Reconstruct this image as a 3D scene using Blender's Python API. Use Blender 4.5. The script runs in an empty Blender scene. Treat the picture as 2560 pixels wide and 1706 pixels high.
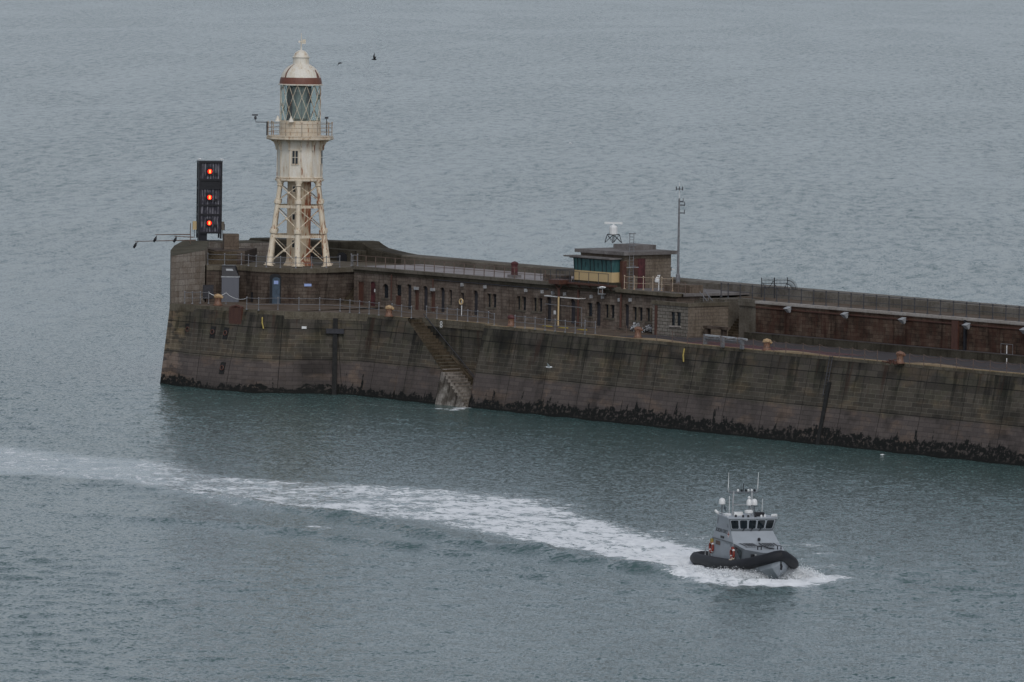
import bpy, math, random
import numpy as np
from mathutils import Vector, Matrix
R = math.radians
random.seed(7)
scene = bpy.context.scene
COL = scene.collection

# ------------------------------------------------------------ camera, sky, sun
F = 16500.0; PIT = R(3.64); ROLL = R(0.88); HC = 50.0; AZ = math.atan(13550/16500)
UU = (math.sin(AZ), -math.cos(AZ)); NN = (math.cos(AZ), math.sin(AZ))
CP, SP, CR, SR = math.cos(PIT), math.sin(PIT), math.cos(ROLL), math.sin(ROLL)
def topier(v):
    return Vector((v[0]*UU[0]+v[1]*UU[1], v[0]*NN[0]+v[1]*NN[1], v[2]))
def ray(px, py):
    x, y = px-1280, -(py-853)
    x, y = x*CR-y*SR, x*SR+y*CR
    return topier((x, F*CP+y*SP, -F*SP+y*CP))
_r = ray(1189, 1017)
CAM = Vector((-_r.x*(-HC/_r.z), -_r.y*(-HC/_r.z), HC))
def at_z(px, py, z):
    r = ray(px, py); return CAM + r*((z-CAM.z)/r.z)
def at_y(px, py, y):
    r = ray(px, py); return CAM + r*((y-CAM.y)/r.y)
def at_x(px, py, x):
    r = ray(px, py); return CAM + r*((x-CAM.x)/r.x)
cam = bpy.data.objects.new("camera", bpy.data.cameras.new("camera"))
COL.objects.link(cam); scene.camera = cam
rv = topier((CR, SR*SP, SR*CP)); uv_ = topier((-SR, CR*SP, CR*CP)); fv = topier((0, CP, -SP))
M = Matrix.Identity(4)
for i in range(3):
    M[i][0], M[i][1], M[i][2], M[i][3] = rv[i], uv_[i], -fv[i], CAM[i]
cam.matrix_world = M
cam.data.sensor_width = 36; cam.data.lens = F/2560*36
cam.data.clip_start = 1; cam.data.clip_end = 80000
TOW = Vector((-topier((0, 1, 0)).x, -topier((0, 1, 0)).y, 0))      # towards the camera on the ground
RGT = Vector((topier((1, 0, 0)).x, topier((1, 0, 0)).y, 0))        # screen right on the ground

SUN_DIR = (TOW*0.85 + RGT*0.12 + Vector((0, 0, 0.80))).normalized()  # direction to the sun
world = bpy.data.worlds.new("World"); scene.world = world; world.use_nodes = True
wn = world.node_tree.nodes; wl = world.node_tree.links
bg = wn["Background"]
sky = wn.new("ShaderNodeTexSky"); sky.sky_type = 'NISHITA'; sky.sun_disc = False
sky.sun_elevation = math.asin(SUN_DIR.z); sky.sun_rotation = math.atan2(SUN_DIR.x, SUN_DIR.y)
sky.air_density = 1.0; sky.dust_density = 1.5; sky.ozone_density = 1.0
hs = wn.new("ShaderNodeHueSaturation"); hs.inputs['Saturation'].default_value = 0.25
wl.new(sky.outputs[0], hs.inputs['Color']); tint = wn.new('ShaderNodeMix'); tint.data_type = 'RGBA'; tint.blend_type = 'MULTIPLY'; tint.inputs[0].default_value = 1; tint.inputs[7].default_value = (.915, .962, 1.045, 1)
wl.new(hs.outputs[0], tint.inputs[6]); wl.new(tint.outputs[2], bg.inputs['Color'])
bg.inputs['Strength'].default_value = 0.122
sd = bpy.data.lights.new("sun", 'SUN'); sd.energy = 0.95; sd.angle = R(20); sd.color = (1.0, 0.96, 0.90)
so = bpy.data.objects.new("sun", sd); COL.objects.link(so)
so.rotation_euler = SUN_DIR.to_track_quat('Z', 'Y').to_euler()
vs = scene.view_settings
vs.view_transform = 'Standard'; vs.look = 'None'; vs.gamma = 1; vs.exposure = -0.24
scene.cycles.max_bounces = 6

# ------------------------------------------------------------ node helper
class NT:
    def __init__(s, name):
        s.m = bpy.data.materials.new(name); s.m.use_nodes = True
        s.n = s.m.node_tree.nodes; s.l = s.m.node_tree.links
        s.b = s.n["Principled BSDF"]
    def node(s, t, **k):
        n = s.n.new(t)
        for a, b in k.items(): setattr(n, a, b)
        return n
    def put(s, sock, v):
        if hasattr(v, 'is_linked'): s.l.new(v, sock)
        elif v is not None:
            sock.default_value = v
    def mixc(s, fac, a, b, mode='MIX'):
        n = s.node("ShaderNodeMix", data_type='RGBA', blend_type=mode)
        s.put(n.inputs[0], fac); s.put(n.inputs[6], c4(a)); s.put(n.inputs[7], c4(b))
        return n.outputs[2]
    def math(s, op, a, b=None, c=None):
        n = s.node("ShaderNodeMath", operation=op)
        s.put(n.inputs[0], a)
        if b is not None: s.put(n.inputs[1], b)
        if c is not None: s.put(n.inputs[2], c)
        return n.outputs[0]
    def ramp(s, fac, lo, hi):            # smooth 0..1 between lo and hi
        n = s.node("ShaderNodeMapRange", interpolation_type='SMOOTHSTEP')
        s.put(n.inputs[0], fac); s.put(n.inputs[1], lo); s.put(n.inputs[2], hi)
        return n.outputs[0]
    def coord(s, which='UV'):
        return s.node("ShaderNodeTexCoord").outputs[which]
    def map(s, vec, scale=(1, 1, 1), loc=(0, 0, 0), rot=(0, 0, 0)):
        n = s.node("ShaderNodeMapping"); s.l.new(vec, n.inputs[0])
        n.inputs['Scale'].default_value = scale; n.inputs['Location'].default_value = loc
        n.inputs['Rotation'].default_value = rot
        return n.outputs[0]
    def noise(s, vec, scale=1, detail=3, rough=.55, dist=0):
        n = s.node("ShaderNodeTexNoise"); s.l.new(vec, n.inputs['Vector'])
        n.inputs['Scale'].default_value = scale; n.inputs['Detail'].default_value = detail
        n.inputs['Roughness'].default_value = rough; n.inputs['Distortion'].default_value = dist
        return n.outputs[0]
    def sep(s, vec):
        n = s.node("ShaderNodeSeparateXYZ"); s.l.new(vec, n.inputs[0]); return n.outputs
    def brick(s, vec, c1, c2, mo, w, h, ms=.02, off=.5):
        n = s.node("ShaderNodeTexBrick"); s.l.new(vec, n.inputs['Vector'])
        n.inputs['Scale'].default_value = 1
        n.inputs['Color1'].default_value = c4(c1); n.inputs['Color2'].default_value = c4(c2)
        n.inputs['Mortar'].default_value = c4(mo); n.inputs['Mortar Size'].default_value = ms
        n.inputs['Mortar Smooth'].default_value = .3
        n.inputs['Brick Width'].default_value = w; n.inputs['Row Height'].default_value = h
        n.offset = off
        return n.outputs[0], n.outputs[1]
    def bump(s, h, strength=.3, dist=.02):
        n = s.node("ShaderNodeBump"); s.l.new(h, n.inputs['Height'])
        n.inputs['Strength'].default_value = strength; n.inputs['Distance'].default_value = dist
        s.l.new(n.outputs[0], s.b.inputs['Normal']); return n
    def done(s, col, rough=.8, metal=0, spec=None):
        s.put(s.b.inputs['Base Color'], c4(col)); s.put(s.b.inputs['Roughness'], rough)
        s.b.inputs['Metallic'].default_value = metal
        if spec is not None: s.b.inputs['Specular IOR Level'].default_value = spec
        return s.m
def c4(c):
    if hasattr(c, 'is_linked'): return c
    c = tuple(c); return c if len(c) == 4 else c+(1,)

def plain(name, col, rough=.6, metal=0, var=.25, scale=3):
    t = NT(name); v = t.coord('Object')
    n = t.noise(v, scale, 4, .6)
    dark = tuple(x*(1-var) for x in col); lite = tuple(min(1, x*(1+var*.6)) for x in col)
    return t.done(t.mixc(t.ramp(n, .3, .7), dark, lite), rough, metal)

def paint_rust(name, col, rust=(.16, .055, .025), amount=.5, streak=True, rough=.55, side=0.0, sc=1.0, warm=(.50, .38, .22)):
    """weathered paint: blotches and runs of rust"""
    t = NT(name); v = t.coord('Object')
    n1 = t.noise(t.map(v, (1.3*sc, 1.3*sc, .35*sc)), 1.6, 6, .62)
    n2 = t.noise(t.map(v, (6*sc, 6*sc, .5*sc)), 1.0, 3, .6)
    n3 = t.noise(v, 7*sc, 3, .6)
    s = t.math('ADD', t.math('MULTIPLY', n1, .6), t.math('MULTIPLY', n2, .4))
    if side:
        xyz = t.sep(v)
        g = t.math('ADD', t.math('MULTIPLY', xyz[0], RGT.x), t.math('MULTIPLY', xyz[1], RGT.y))
        s = t.math('ADD', s, t.math('MULTIPLY', t.ramp(g, -.2, 1.7), side))
    th = .68-amount*.16
    base = t.mixc(t.ramp(n3, .35, .7), tuple(x*.88 for x in col), col)
    base = t.mixc(t.ramp(s, th-.15, th+.02), base, t.mixc(.5, col, warm))
    c = t.mixc(t.ramp(s, th, th+.05), base, t.mixc(n3, rust, tuple(x*2.2 for x in rust)))
    return t.done(c, rough)

def stone(name, c1, c2, mo, w, h, stain=(.35, .30, .25), st=.5, rusty=0.0, bumpy=.4, ms=.02):
    t = NT(name); uv = t.coord('UV')
    wob = t.node("ShaderNodeVectorMath", operation='ADD')
    nn = t.node("ShaderNodeTexNoise"); t.l.new(uv, nn.inputs['Vector']); nn.inputs['Scale'].default_value = .8
    sc = t.node("ShaderNodeVectorMath", operation='SCALE'); t.l.new(nn.outputs[1], sc.inputs[0]); sc.inputs['Scale'].default_value = .06
    t.l.new(uv, wob.inputs[0]); t.l.new(sc.outputs[0], wob.inputs[1])
    bc, bf = t.brick(wob.outputs[0], c1, c2, mo, w, h, ms)
    n1 = t.noise(uv, .35, 5, .6); n2 = t.noise(t.map(uv, (1.6, .16, 1)), 1, 4, .6); n3 = t.noise(uv, 5, 4, .65)
    c = t.mixc(t.ramp(n3, .3, .72), t.mixc(.0, bc, bc), t.mixc(1.0, bc, (.68, .66, .64), 'MULTIPLY'))
    c = t.mixc(t.math('MULTIPLY', t.ramp(n1, .42, .62), st), c, t.mixc(1.0, c, stain, 'MULTIPLY'))
    c = t.mixc(t.math('MULTIPLY', t.ramp(n2, .5, .68), st), c, t.mixc(1.0, c, tuple(x*.9 for x in stain), 'MULTIPLY'))
    if rusty:
        n4 = t.noise(t.map(uv, (.9, .3, 1), (5, 3, 0)), 1, 5, .65)
        c = t.mixc(t.math('MULTIPLY', t.ramp(n4, .42, .6), rusty), c, t.mixc(n3, (.035, .013, .010), (.10, .036, .022)))
    hgt = t.math('ADD', t.math('MULTIPLY', n3, .5), t.math('MULTIPLY', bf, -1))
    t.bump(hgt, bumpy, .03)
    return t.done(c, .92, 0, .25)

def quay_mat():
    t = NT("weathered_quay_masonry"); uv = t.coord('UV'); xyz = t.sep(uv); v = xyz[1]
    n0 = t.noise(uv, .22, 4, .6); n3 = t.noise(uv, 4, 5, .65)
    vj = t.math('ADD', v, t.math('MULTIPLY', t.math('SUBTRACT', n0, .5), 1.6))
    up, f1 = t.brick(uv, (.060, .051, .043), (.100, .086, .070), (.050, .044, .038), 1.9, .62, .035)
    mid, f2 = t.brick(uv, (.068, .058, .047), (.106, .090, .071), (.155, .138, .112), 1.5, .44, .028)
    low, f3 = t.brick(uv, (.098, .080, .074), (.132, .108, .098), (.078, .064, .060), 1.5, .44, .03)
    c = t.mixc(t.ramp(vj, 3.2, 3.7), low, mid)
    c = t.mixc(t.ramp(vj, 6.0, 6.5), c, up)
    big, f4 = t.brick(t.map(uv, (1, 1, 1), (2.1, -.35, 0)), (1, 1, 1), (.92, .92, .92), (.30, .30, .30), 5.6, 3.25, .045, .0)
    c = t.mixc(1.0, c, big, 'MULTIPLY')
    # vertical runs of algae and dirt, stronger towards the top
    s1 = t.noise(t.map(uv, (1.15, .10, 1)), 1, 5, .62); s2 = t.noise(t.map(uv, (.28, .10, 1), (9, 0, 0)), 1, 4, .6)
    topm = t.ramp(vj, 3.0, 6.6)
    c = t.mixc(t.math('MULTIPLY', t.ramp(s1, .50, .60), t.math('MULTIPLY_ADD', topm, .75, .12)), c, t.mixc(1.0, c, (.42, .44, .42), 'MULTIPLY'))
    c = t.mixc(t.math('MULTIPLY', t.ramp(s2, .50, .66), t.math('MULTIPLY_ADD', topm, .35, .45)), c, t.mixc(1.0, c, (.36, .38, .37), 'MULTIPLY'))
    pat = t.noise(t.map(uv, (.6, .8, 1), (3, 7, 0)), .35, 3, .6)
    c = t.mixc(t.math('MULTIPLY', t.ramp(pat, .55, .7), .8), c, t.mixc(1.0, c, (.42, .42, .42), 'MULTIPLY'))
    c = t.mixc(t.math('MULTIPLY', t.ramp(n3, .35, .7), .5), c, t.mixc(1.0, c, (.66, .66, .64), 'MULTIPLY'))
    gr = t.noise(uv, .5, 3, .5)
    c = t.mixc(t.math('MULTIPLY', t.ramp(gr, .45, .6), t.math('MULTIPLY', topm, .5)), c, t.mixc(1.0, c, (.92, 1.0, .80), 'MULTIPLY'))
    # paler clean stones at the outer end of the head
    ox = t.sep(t.coord('Object'))[0]
    pl = t.math('MULTIPLY', t.ramp(ox, -36.5, -40.5), t.ramp(t.noise(t.map(uv, (1, 2.2, 1)), .7, 2, .5), .42, .5))
    c = t.mixc(t.math('MULTIPLY', pl, .8), c, t.mixc(1.0, c, (2.3, 2.1, 1.85), 'MULTIPLY'))
    tan_ = t.noise(t.map(uv, (.5, .9, 1), (31, 8, 0)), .5, 4, .6)
    c = t.mixc(t.math('MULTIPLY', t.ramp(tan_, .50, .66), .8), c, t.mixc(1.0, c, (1.5, 1.32, 1.12), 'MULTIPLY'))
    # rust runs
    rr0 = t.noise(t.map(uv, (.45, .05, 1), (17, 3, 0)), 1, 4, .6)
    c = t.mixc(t.math('MULTIPLY', t.ramp(rr0, .60, .68), t.math('MULTIPLY', topm, .7)), c, (.050, .026, .018))
    # black weed at the tide line: a solid foot, broken patches above, tall tongues in the joints
    w1 = t.noise(uv, .9, 4, .6); w2 = t.noise(t.map(uv, (.10, .0, 1)), 1, 2, .5); w3 = t.noise(t.map(uv, (1.4, .16, 1), (4, 0, 0)), 1, 3, .6)
    top = t.math('ADD', t.math('MULTIPLY', w2, 2.4), t.math('ADD', t.math('MULTIPLY', t.math('SUBTRACT', w1, .5), 2.3), t.math('MULTIPLY', t.ramp(w3, .56, .74), 1.5)))
    lvl = t.math('SUBTRACT', t.math('SUBTRACT', t.math('MULTIPLY_ADD', t.ramp(ox, -22, 30), .55, top), .45), v)
    holes = t.ramp(t.noise(uv, 2.1, 4, .7), .40, .48)
    wm = t.math('MULTIPLY', t.ramp(lvl, -.10, .10), t.math('MAXIMUM', holes, t.ramp(v, .45, .05)))
    c = t.mixc(t.math('MULTIPLY', t.ramp(v, 1.9, .2), .45), c, (.030, .028, .024))
    c = t.mixc(wm, c, t.mixc(n3, (.003, .004, .004), (.013, .013, .011)))
    t.bump(t.math('ADD', n3, t.math('MULTIPLY', f2, -.6)), .5, .04)
    return t.done(c, .85, 0, .3)

MAT = {}
def mk():
    MAT['quay'] = quay_mat()
    MAT['stone'] = stone("brown_coursed_stone", (.155, .128, .108), (.245, .205, .172), (.090, .074, .064), .85, .34, (.5, .45, .42), .6, .15)
    MAT['bastion'] = stone("bastion_masonry", (.098, .078, .064), (.155, .126, .102), (.044, .036, .032), .95, .36, (.42, .38, .36), .8, .12)
    MAT['annex'] = stone("warm_grey_stone", (.185, .150, .118), (.235, .194, .152), (.11, .09, .074), .8, .34, (.62, .58, .53), .45, 0)
    MAT['annex_cool_light'] = stone("annex_stone_cool_light", (.22, .20, .175), (.27, .25, .218), (.060, .052, .046), .8, .34, (.62, .6, .57), .4, 0, ms=.03)  # front copy of the annex stone, cooler light put into its colour
    MAT['pale'] = stone("pale_stub_masonry", (.26, .225, .19), (.36, .325, .285), (.12, .10, .085), 1.5, .62, (.55, .46, .38), .5, .06)
    MAT['concrete'] = stone("stained_concrete", (.155, .140, .116), (.175, .158, .130), (.10, .09, .076), 2.6, 4.0, (.5, .47, .42), .55, .06)
    MAT['parapet'] = stone("grey_parapet_concrete", (.19, .176, .155), (.21, .195, .172), (.13, .12, .105), 4.2, 5, (.55, .51, .46), .6, 0)
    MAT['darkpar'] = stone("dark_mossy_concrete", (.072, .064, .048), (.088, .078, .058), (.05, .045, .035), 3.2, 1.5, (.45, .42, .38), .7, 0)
    MAT['mossy'] = stone("mossy_sloped_top", (.095, .086, .062), (.125, .112, .078), (.075, .068, .05), 1.2, .25, (.5, .48, .38), .6, 0)
    MAT['rustwall'] = stone("rust_stained_wall", (.085, .060, .045), (.150, .108, .080), (.038, .024, .019), .95, .38, (.40, .34, .31), .9, .45)
    MAT['deck'] = stone("brown_deck_concrete", (.150, .118, .092), (.165, .130, .100), (.10, .08, .064), 3, 3, (.55, .48, .42), .7, 0)
    MAT['tarmac'] = stone("tarmac", (.080, .072, .075), (.088, .079, .082), (.078, .07, .073), 9, 9, (.75, .74, .74), .4, 0)
    MAT['coping'] = stone("quay_coping_stone", (.15, .130, .10), (.172, .15, .115), (.085, .073, .058), 1.6, 2, (.5, .46, .38), .6, 0)
    MAT['cream'] = stone("cream_edge_band", (.38, .29, .18), (.41, .315, .20), (.26, .20, .13), 1.8, 3, (.62, .55, .45), .45, 0)
    MAT['whitecop'] = stone("white_coping", (.43, .40, .375), (.46, .43, .40), (.30, .28, .26), 3.4, 3, (.68, .62, .56), .4, 0)
    MAT['roof'] = stone("pale_roof_felt", (.36, .335, .335), (.38, .355, .355), (.31, .29, .29), 5, 5, (.62, .60, .60), .5, 0)
    MAT['greyroof'] = stone("grey_roof_slab", (.22, .205, .20), (.24, .225, .22), (.20, .19, .185), 4, 4, (.55, .52, .5), .6, 0)
    MAT['steps'] = stone("weedy_steps", (.10, .078, .052), (.125, .098, .066), (.06, .05, .036), .7, .5, (.42, .40, .34), .7, .05)
    MAT['white'] = paint_rust("white_tower_paint", (.78, .73, .64), amount=.52, side=.03)
    MAT['cream_paint'] = paint_rust("cream_leg_paint", (.74, .65, .52), amount=.66, side=.05, sc=1.6)
    MAT['rusty_white'] = paint_rust("rust_streaked_white_paint", (.56, .47, .36), amount=.75, side=.17)
    MAT['gallery'] = paint_rust("rusted_gallery_paint", (.68, .60, .49), amount=.72, sc=2)
    MAT['rustband'] = paint_rust("rusted_band", (.17, .062, .040), rust=(.055, .022, .018), amount=.6, sc=1.5, warm=(.2, .08, .05))
    MAT['rust'] = paint_rust("rusty_iron", (.075, .030, .022), rust=(.028, .012, .010), amount=.7, sc=3, warm=(.13, .06, .035))
    MAT['bollard'] = paint_rust("bollard_orange_rust", (.115, .046, .030), rust=(.04, .016, .012), amount=.9, sc=3, warm=(.34, .20, .12))
    MAT['yellowrust'] = paint_rust("flaking_yellow_bollard_cap", (.42, .27, .13), rust=(.10, .035, .02), amount=.9, sc=6)
    MAT['redpaint'] = plain("faded_red_paint", (.085, .022, .022), .6, var=.5)
    MAT['darkred'] = plain("dark_red_door_paint", (.075, .018, .020), .7, var=.5, scale=1.5)
    MAT['ypanel'] = paint_rust("yellowed_panel_paint", (.60, .44, .23), amount=.25, sc=1.5)
    MAT['greenglass'] = greenglass()
    MAT['rail'] = plain("galvanised_rail", (.20, .20, .21), .6, .2)
    MAT['darkrail'] = plain("dark_steel_rail", (.055, .055, .062), .6, .2)
    MAT['whiterail'] = paint_rust("rusty_white_rail", (.34, .29, .24), amount=.9, sc=4)
    MAT['brownrail'] = plain("brown_rusty_rail", (.14, .095, .075), .7)
    MAT['black'] = plain("black_steel", (.012, .012, .016), .5, .1)
    MAT['mesh'] = meshmat()
    MAT['dark'] = plain("dark_opening", (.012, .012, .014), .6)
    MAT['glassd'] = plain("dark_window_glass", (.018, .024, .030), .12)
    MAT['shutter'] = plain("weathered_grey_shutter", (.034, .033, .039), .7)
    MAT['bluedoor'] = plain("faded_blue_door", (.055, .082, .115), .6)
    MAT['kiosk'] = kioskmat()
    MAT['lamp'] = plain("floodlight_housing", (.34, .35, .36), .5)
    MAT['whitep'] = plain("white_paint", (.74, .74, .73), .4, var=.08)
    MAT['greyp'] = plain("pale_grey_boat_paint", (.34, .37, .40), .45, var=.07, scale=1.0)
    MAT['dgreyp'] = plain("mid_grey_boat_paint", (.135, .15, .165), .45, var=.08, scale=1.0)
    MAT['tube'] = plain("black_rubber_collar", (.010, .011, .015), .62, var=.3, scale=1.5)
    MAT['bglass'] = plain("boat_window_glass", (.008, .014, .018), .05, var=.5, scale=1)
    MAT['lifered'] = plain("orange_red_lifebuoy", (.27, .045, .03), .5, var=.4)
    MAT['yellow'] = plain("yellow_paint", (.40, .30, .06), .5)
    MAT['foam'] = foammat()
    MAT['timber'] = plain("black_timber_and_recess_shade", (.014, .013, .012), .8, var=.5)
    MAT['bluesign'] = plain("pale_blue_sign", (.32, .42, .72), .5, var=.1)
    MAT['redline'] = plain("red_road_paint", (.24, .055, .065), .7, var=.3)
    MAT['net'] = netmat()
    MAT['bird_black'] = plain("black_feathers", (.012, .012, .014), .6)
    MAT['bird_white'] = plain("white_feathers", (.80, .80, .80), .7, var=.05)
    MAT['bird_grey'] = plain("grey_feathers", (.30, .31, .33), .7, var=.1)
    MAT['box'] = stone("sandy_concrete_box", (.17, .135, .105), (.19, .15, .12), (.09, .07, .055), 2.2, 1.1, (.5, .44, .38), .6, .1)
    MAT['lens'] = plain("clouded_lens_glass", (.30, .34, .32), .2, var=.25, scale=2)
def greenglass():
    t = NT("green_shutter_panels"); v = t.coord('Object')
    n = t.noise(t.map(v, (2, 2, .6)), 2, 4, .6)
    return t.done(t.mixc(t.ramp(n, .35, .65), (.028, .085, .088), (.055, .135, .135)), .45)
def meshmat():
    t = NT("expanded_metal_mesh"); v = t.coord('Object')
    w = t.node("ShaderNodeTexWave", wave_type='BANDS', bands_direction='X'); t.l.new(t.map(v, (1, 1, .15)), w.inputs['Vector'])
    w.inputs['Scale'].default_value = 2.2; w.inputs['Distortion'].default_value = 3.5
    n = t.noise(t.map(v, (3, 3, 1)), 1.2, 3, .6)
    f = t.math('MULTIPLY', w.outputs[1], t.ramp(n, .35, .7))
    return t.done(t.mixc(f, (.020, .019, .030), (.27, .26, .29)), .5, .3)
def kioskmat():
    t = NT("ribbed_grey_kiosk"); v = t.coord('Object')
    w = t.node("ShaderNodeTexWave", wave_type='BANDS', bands_direction='Y'); t.l.new(v, w.inputs['Vector'])
    w.inputs['Scale'].default_value = 3.0
    return t.done(t.mixc(w.outputs[1], (.10, .105, .125), (.14, .145, .165)), .5, .2)
def foammat():
    t = NT("white_water_foam"); v = t.coord('Object')
    n = t.noise(v, 3.5, 5, .7)
    t.bump(n, .8, .15)
    m = t.done(t.mixc(t.ramp(n, .38, .62), (.80, .83, .85), (.93, .94, .95)), .8)
    return m
def netmat():
    t = NT("crumpled_plastic_netting"); v = t.coord('Object')
    n = t.noise(v, 3.5, 6, .75, 1.0)
    return t.done(t.mixc(t.ramp(n, .47, .56), (.02, .02, .022), (.55, .55, .56)), .5)
mk()

# ------------------------------------------------------------ mesh helper
WO = {}
def wo(o): return WO.get(o.name, Vector((0, 0, 0))) if o else Vector((0, 0, 0))
def tag(o, label=None, cat=None, group=None, kind=None):
    if label: o["label"] = label
    if cat: o["category"] = cat
    if group: o["group"] = group
    if kind: o["kind"] = kind
    return o
def empty(name, loc, label, cat, group=None, rz=0):
    o = bpy.data.objects.new(name, None); COL.objects.link(o)
    o.location = loc; o.rotation_euler = (0, 0, rz); o.empty_display_size = .5
    WO[o.name] = Vector(loc)
    return tag(o, label, cat, group)
class MB:
    def __init__(s): s.v = []; s.f = []; s.uv = []
    def face(s, pts, uv=None):
        i = len(s.v); pts = [Vector(p) for p in pts]
        s.v += pts; s.f.append(tuple(range(i, i+len(pts))))
        if uv is None:
            n = Vector((0, 0, 0)); c = pts[0]
            for k in range(1, len(pts)-1): n += (pts[k]-c).cross(pts[k+1]-c)
            if n.length > 0: n.normalize()
            if abs(n.z) > .75: uv = [(p.x, p.y) for p in pts]
            else:
                t = Vector((-n.y, n.x, 0))
                if t.length < 1e-6: t = Vector((1, 0, 0))
                t.normalize(); uv = [(p.dot(t), p.z) for p in pts]
        s.uv += list(uv); return s
    def mesh(s, vs, fs):
        for f in fs: s.face([vs[k] for k in f])
        return s
    def hexa(s, p):                    # 8 points: bottom 0-3 ccw, top 4-7
        return s.mesh(p, [(3, 2, 1, 0), (4, 5, 6, 7), (0, 1, 5, 4), (1, 2, 6, 5), (2, 3, 7, 6), (3, 0, 4, 7)])
    def box(s, x0, x1, y0, y1, z0, z1):
        return s.hexa([(x0, y0, z0), (x1, y0, z0), (x1, y1, z0), (x0, y1, z0), (x0, y0, z1), (x1, y0, z1), (x1, y1, z1), (x0, y1, z1)])
    def obox(s, c, ax, sx, sy, sz):     # oriented box; ax = local x direction on the ground, c = base centre
        ax = Vector(ax).normalized(); ay = Vector((-ax.y, ax.x, 0)); c = Vector(c); az = Vector((0, 0, 1))
        P = [c+ax*(a*sx/2)+ay*(b*sy/2)+az*h for h in (0, sz) for a, b in ((-1, -1), (1, -1), (1, 1), (-1, 1))]
        return s.hexa(P)
    def prism(s, poly, z0, z1, inset=0, cap=True):
        n = len(poly); L = 0
        z1l = z1 if isinstance(z1, (list, tuple)) else [z1]*n
        for i in range(n):
            a, b = Vector(poly[i][:2]), Vector(poly[(i+1) % n][:2]); d = (b-a).length
            za, zb = z1l[i], z1l[(i+1) % n]
            s.face([(a.x, a.y, z0), (b.x, b.y, z0), (b.x, b.y, zb), (a.x, a.y, za)], [(L, z0), (L+d, z0), (L+d, zb), (L, za)])
            L += d
        if cap: s.face([(p[0], p[1], z) for p, z in zip(poly, z1l)])
        return s
    def tube(s, path, r, n=8, cap=True, closed=False):
        path = [Vector(p) for p in path]; m = len(path)
        rr = r if isinstance(r, (list, tuple)) else [r]*m
        rings = []; up = None
        for i, p in enumerate(path):
            if closed: d = path[(i+1) % m]-path[i-1]
            else: d = path[min(i+1, m-1)]-path[max(i-1, 0)]
            d.normalize()
            if up is None:
                up = Vector((0, 0, 1)) if abs(d.z) < .9 else Vector((1, 0, 0))
            a = up-d*up.dot(d)
            if a.length < 1e-4: a = Vector((1, 0, 0))-d*d.x
            a.normalize(); b = d.cross(a); up = a
            rings.append([p+(a*math.cos(2*math.pi*k/n)+b*math.sin(2*math.pi*k/n))*rr[i] for k in range(n)])
        base = len(s.v)
        for rg in rings:
            for k, q in enumerate(rg): s.v.append(q); 
        idx = []
        cnt = m if closed else m-1
        for i in range(cnt):
            j = (i+1) % m
            for k in range(n):
                k2 = (k+1) % n
                s.f.append((base+i*n+k, base+i*n+k2, base+j*n+k2, base+j*n+k)); s.uv += [(k/n, i), (k/n+1/n, i), (k/n+1/n, i+1), (k/n, i+1)]
        if cap and not closed:
            s.f.append(tuple(base+k for k in reversed(range(n)))); s.uv += [(0, 0)]*n
            s.f.append(tuple(base+(m-1)*n+k for k in range(n))); s.uv += [(0, 0)]*n
        return s
    def lathe(s, prof, c=(0, 0, 0), n=24, a0=0, cap=True):
        c = Vector(c); base = len(s.v); m = len(prof)
        for r, z in prof:
            for k in range(n):
                a = a0+2*math.pi*k/n; s.v.append(c+Vector((r*math.cos(a), r*math.sin(a), z)))
        rm = max(r for r, z in prof)
        for i in range(m-1):
            for k in range(n):
                k2 = (k+1) % n
                s.f.append((base+i*n+k, base+i*n+k2, base+(i+1)*n+k2, base+(i+1)*n+k))
                u0, u1 = k/n*2*math.pi*rm, (k+1)/n*2*math.pi*rm
                s.uv += [(u0, prof[i][1]), (u1, prof[i][1]), (u1, prof[i+1][1]), (u0, prof[i+1][1])]
        if cap:
            s.f.append(tuple(base+k for k in reversed(range(n)))); s.uv += [(0, 0)]*n
            s.f.append(tuple(base+(m-1)*n+k for k in range(n))); s.uv += [(0, 0)]*n
        return s
    def sphere(s, c, r, n=12, sz=1.0, h0=-math.pi/2):
        return s.lathe([(max(.001, r*math.cos(t)), r*sz*math.sin(t)) for t in [h0+(math.pi/2-h0)*i/8 for i in range(9)]], c, n)
    def build(s, name, mat, parent=None, smooth=False, local=False, bevel=0):
        o = bpy.data.objects.new(name, s.data(name, mat, Vector((0, 0, 0)) if local else wo(parent), smooth))
        COL.objects.link(o)
        if parent: o.parent = parent; WO[o.name] = wo(parent)
        if bevel:
            b = o.modifiers.new("bevel", 'BEVEL'); b.width = bevel; b.segments = 2; b.limit_method = 'ANGLE'; b.angle_limit = R(40)
        return o
    def data(s, name, mat, off, smooth=False):
        me = bpy.data.meshes.new(name)
        me.from_pydata([tuple(p-off) for p in s.v], [], s.f)
        l = me.uv_layers.new(name="UVMap")
        l.data.foreach_set("uv", [c for q in s.uv for c in q])
        me.materials.append(MAT[mat] if isinstance(mat, str) else mat)
        if smooth:
            me.shade_smooth()
            me.set_sharp_from_angle(angle=R(45))
        me.validate(); me.update()
        return me
def origin_to(o, loc):
    """move a top-level mesh's origin to its base"""
    loc = Vector(loc); o.data.transform(Matrix.Translation(-loc)); o.location = loc; WO[o.name] = loc; return o
def copy_tree(o, parent=None):
    c = o.copy(); COL.objects.link(c); c.parent = parent; WO[c.name] = wo(o)
    for ch in o.children: copy_tree(ch, c)
    return c
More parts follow.
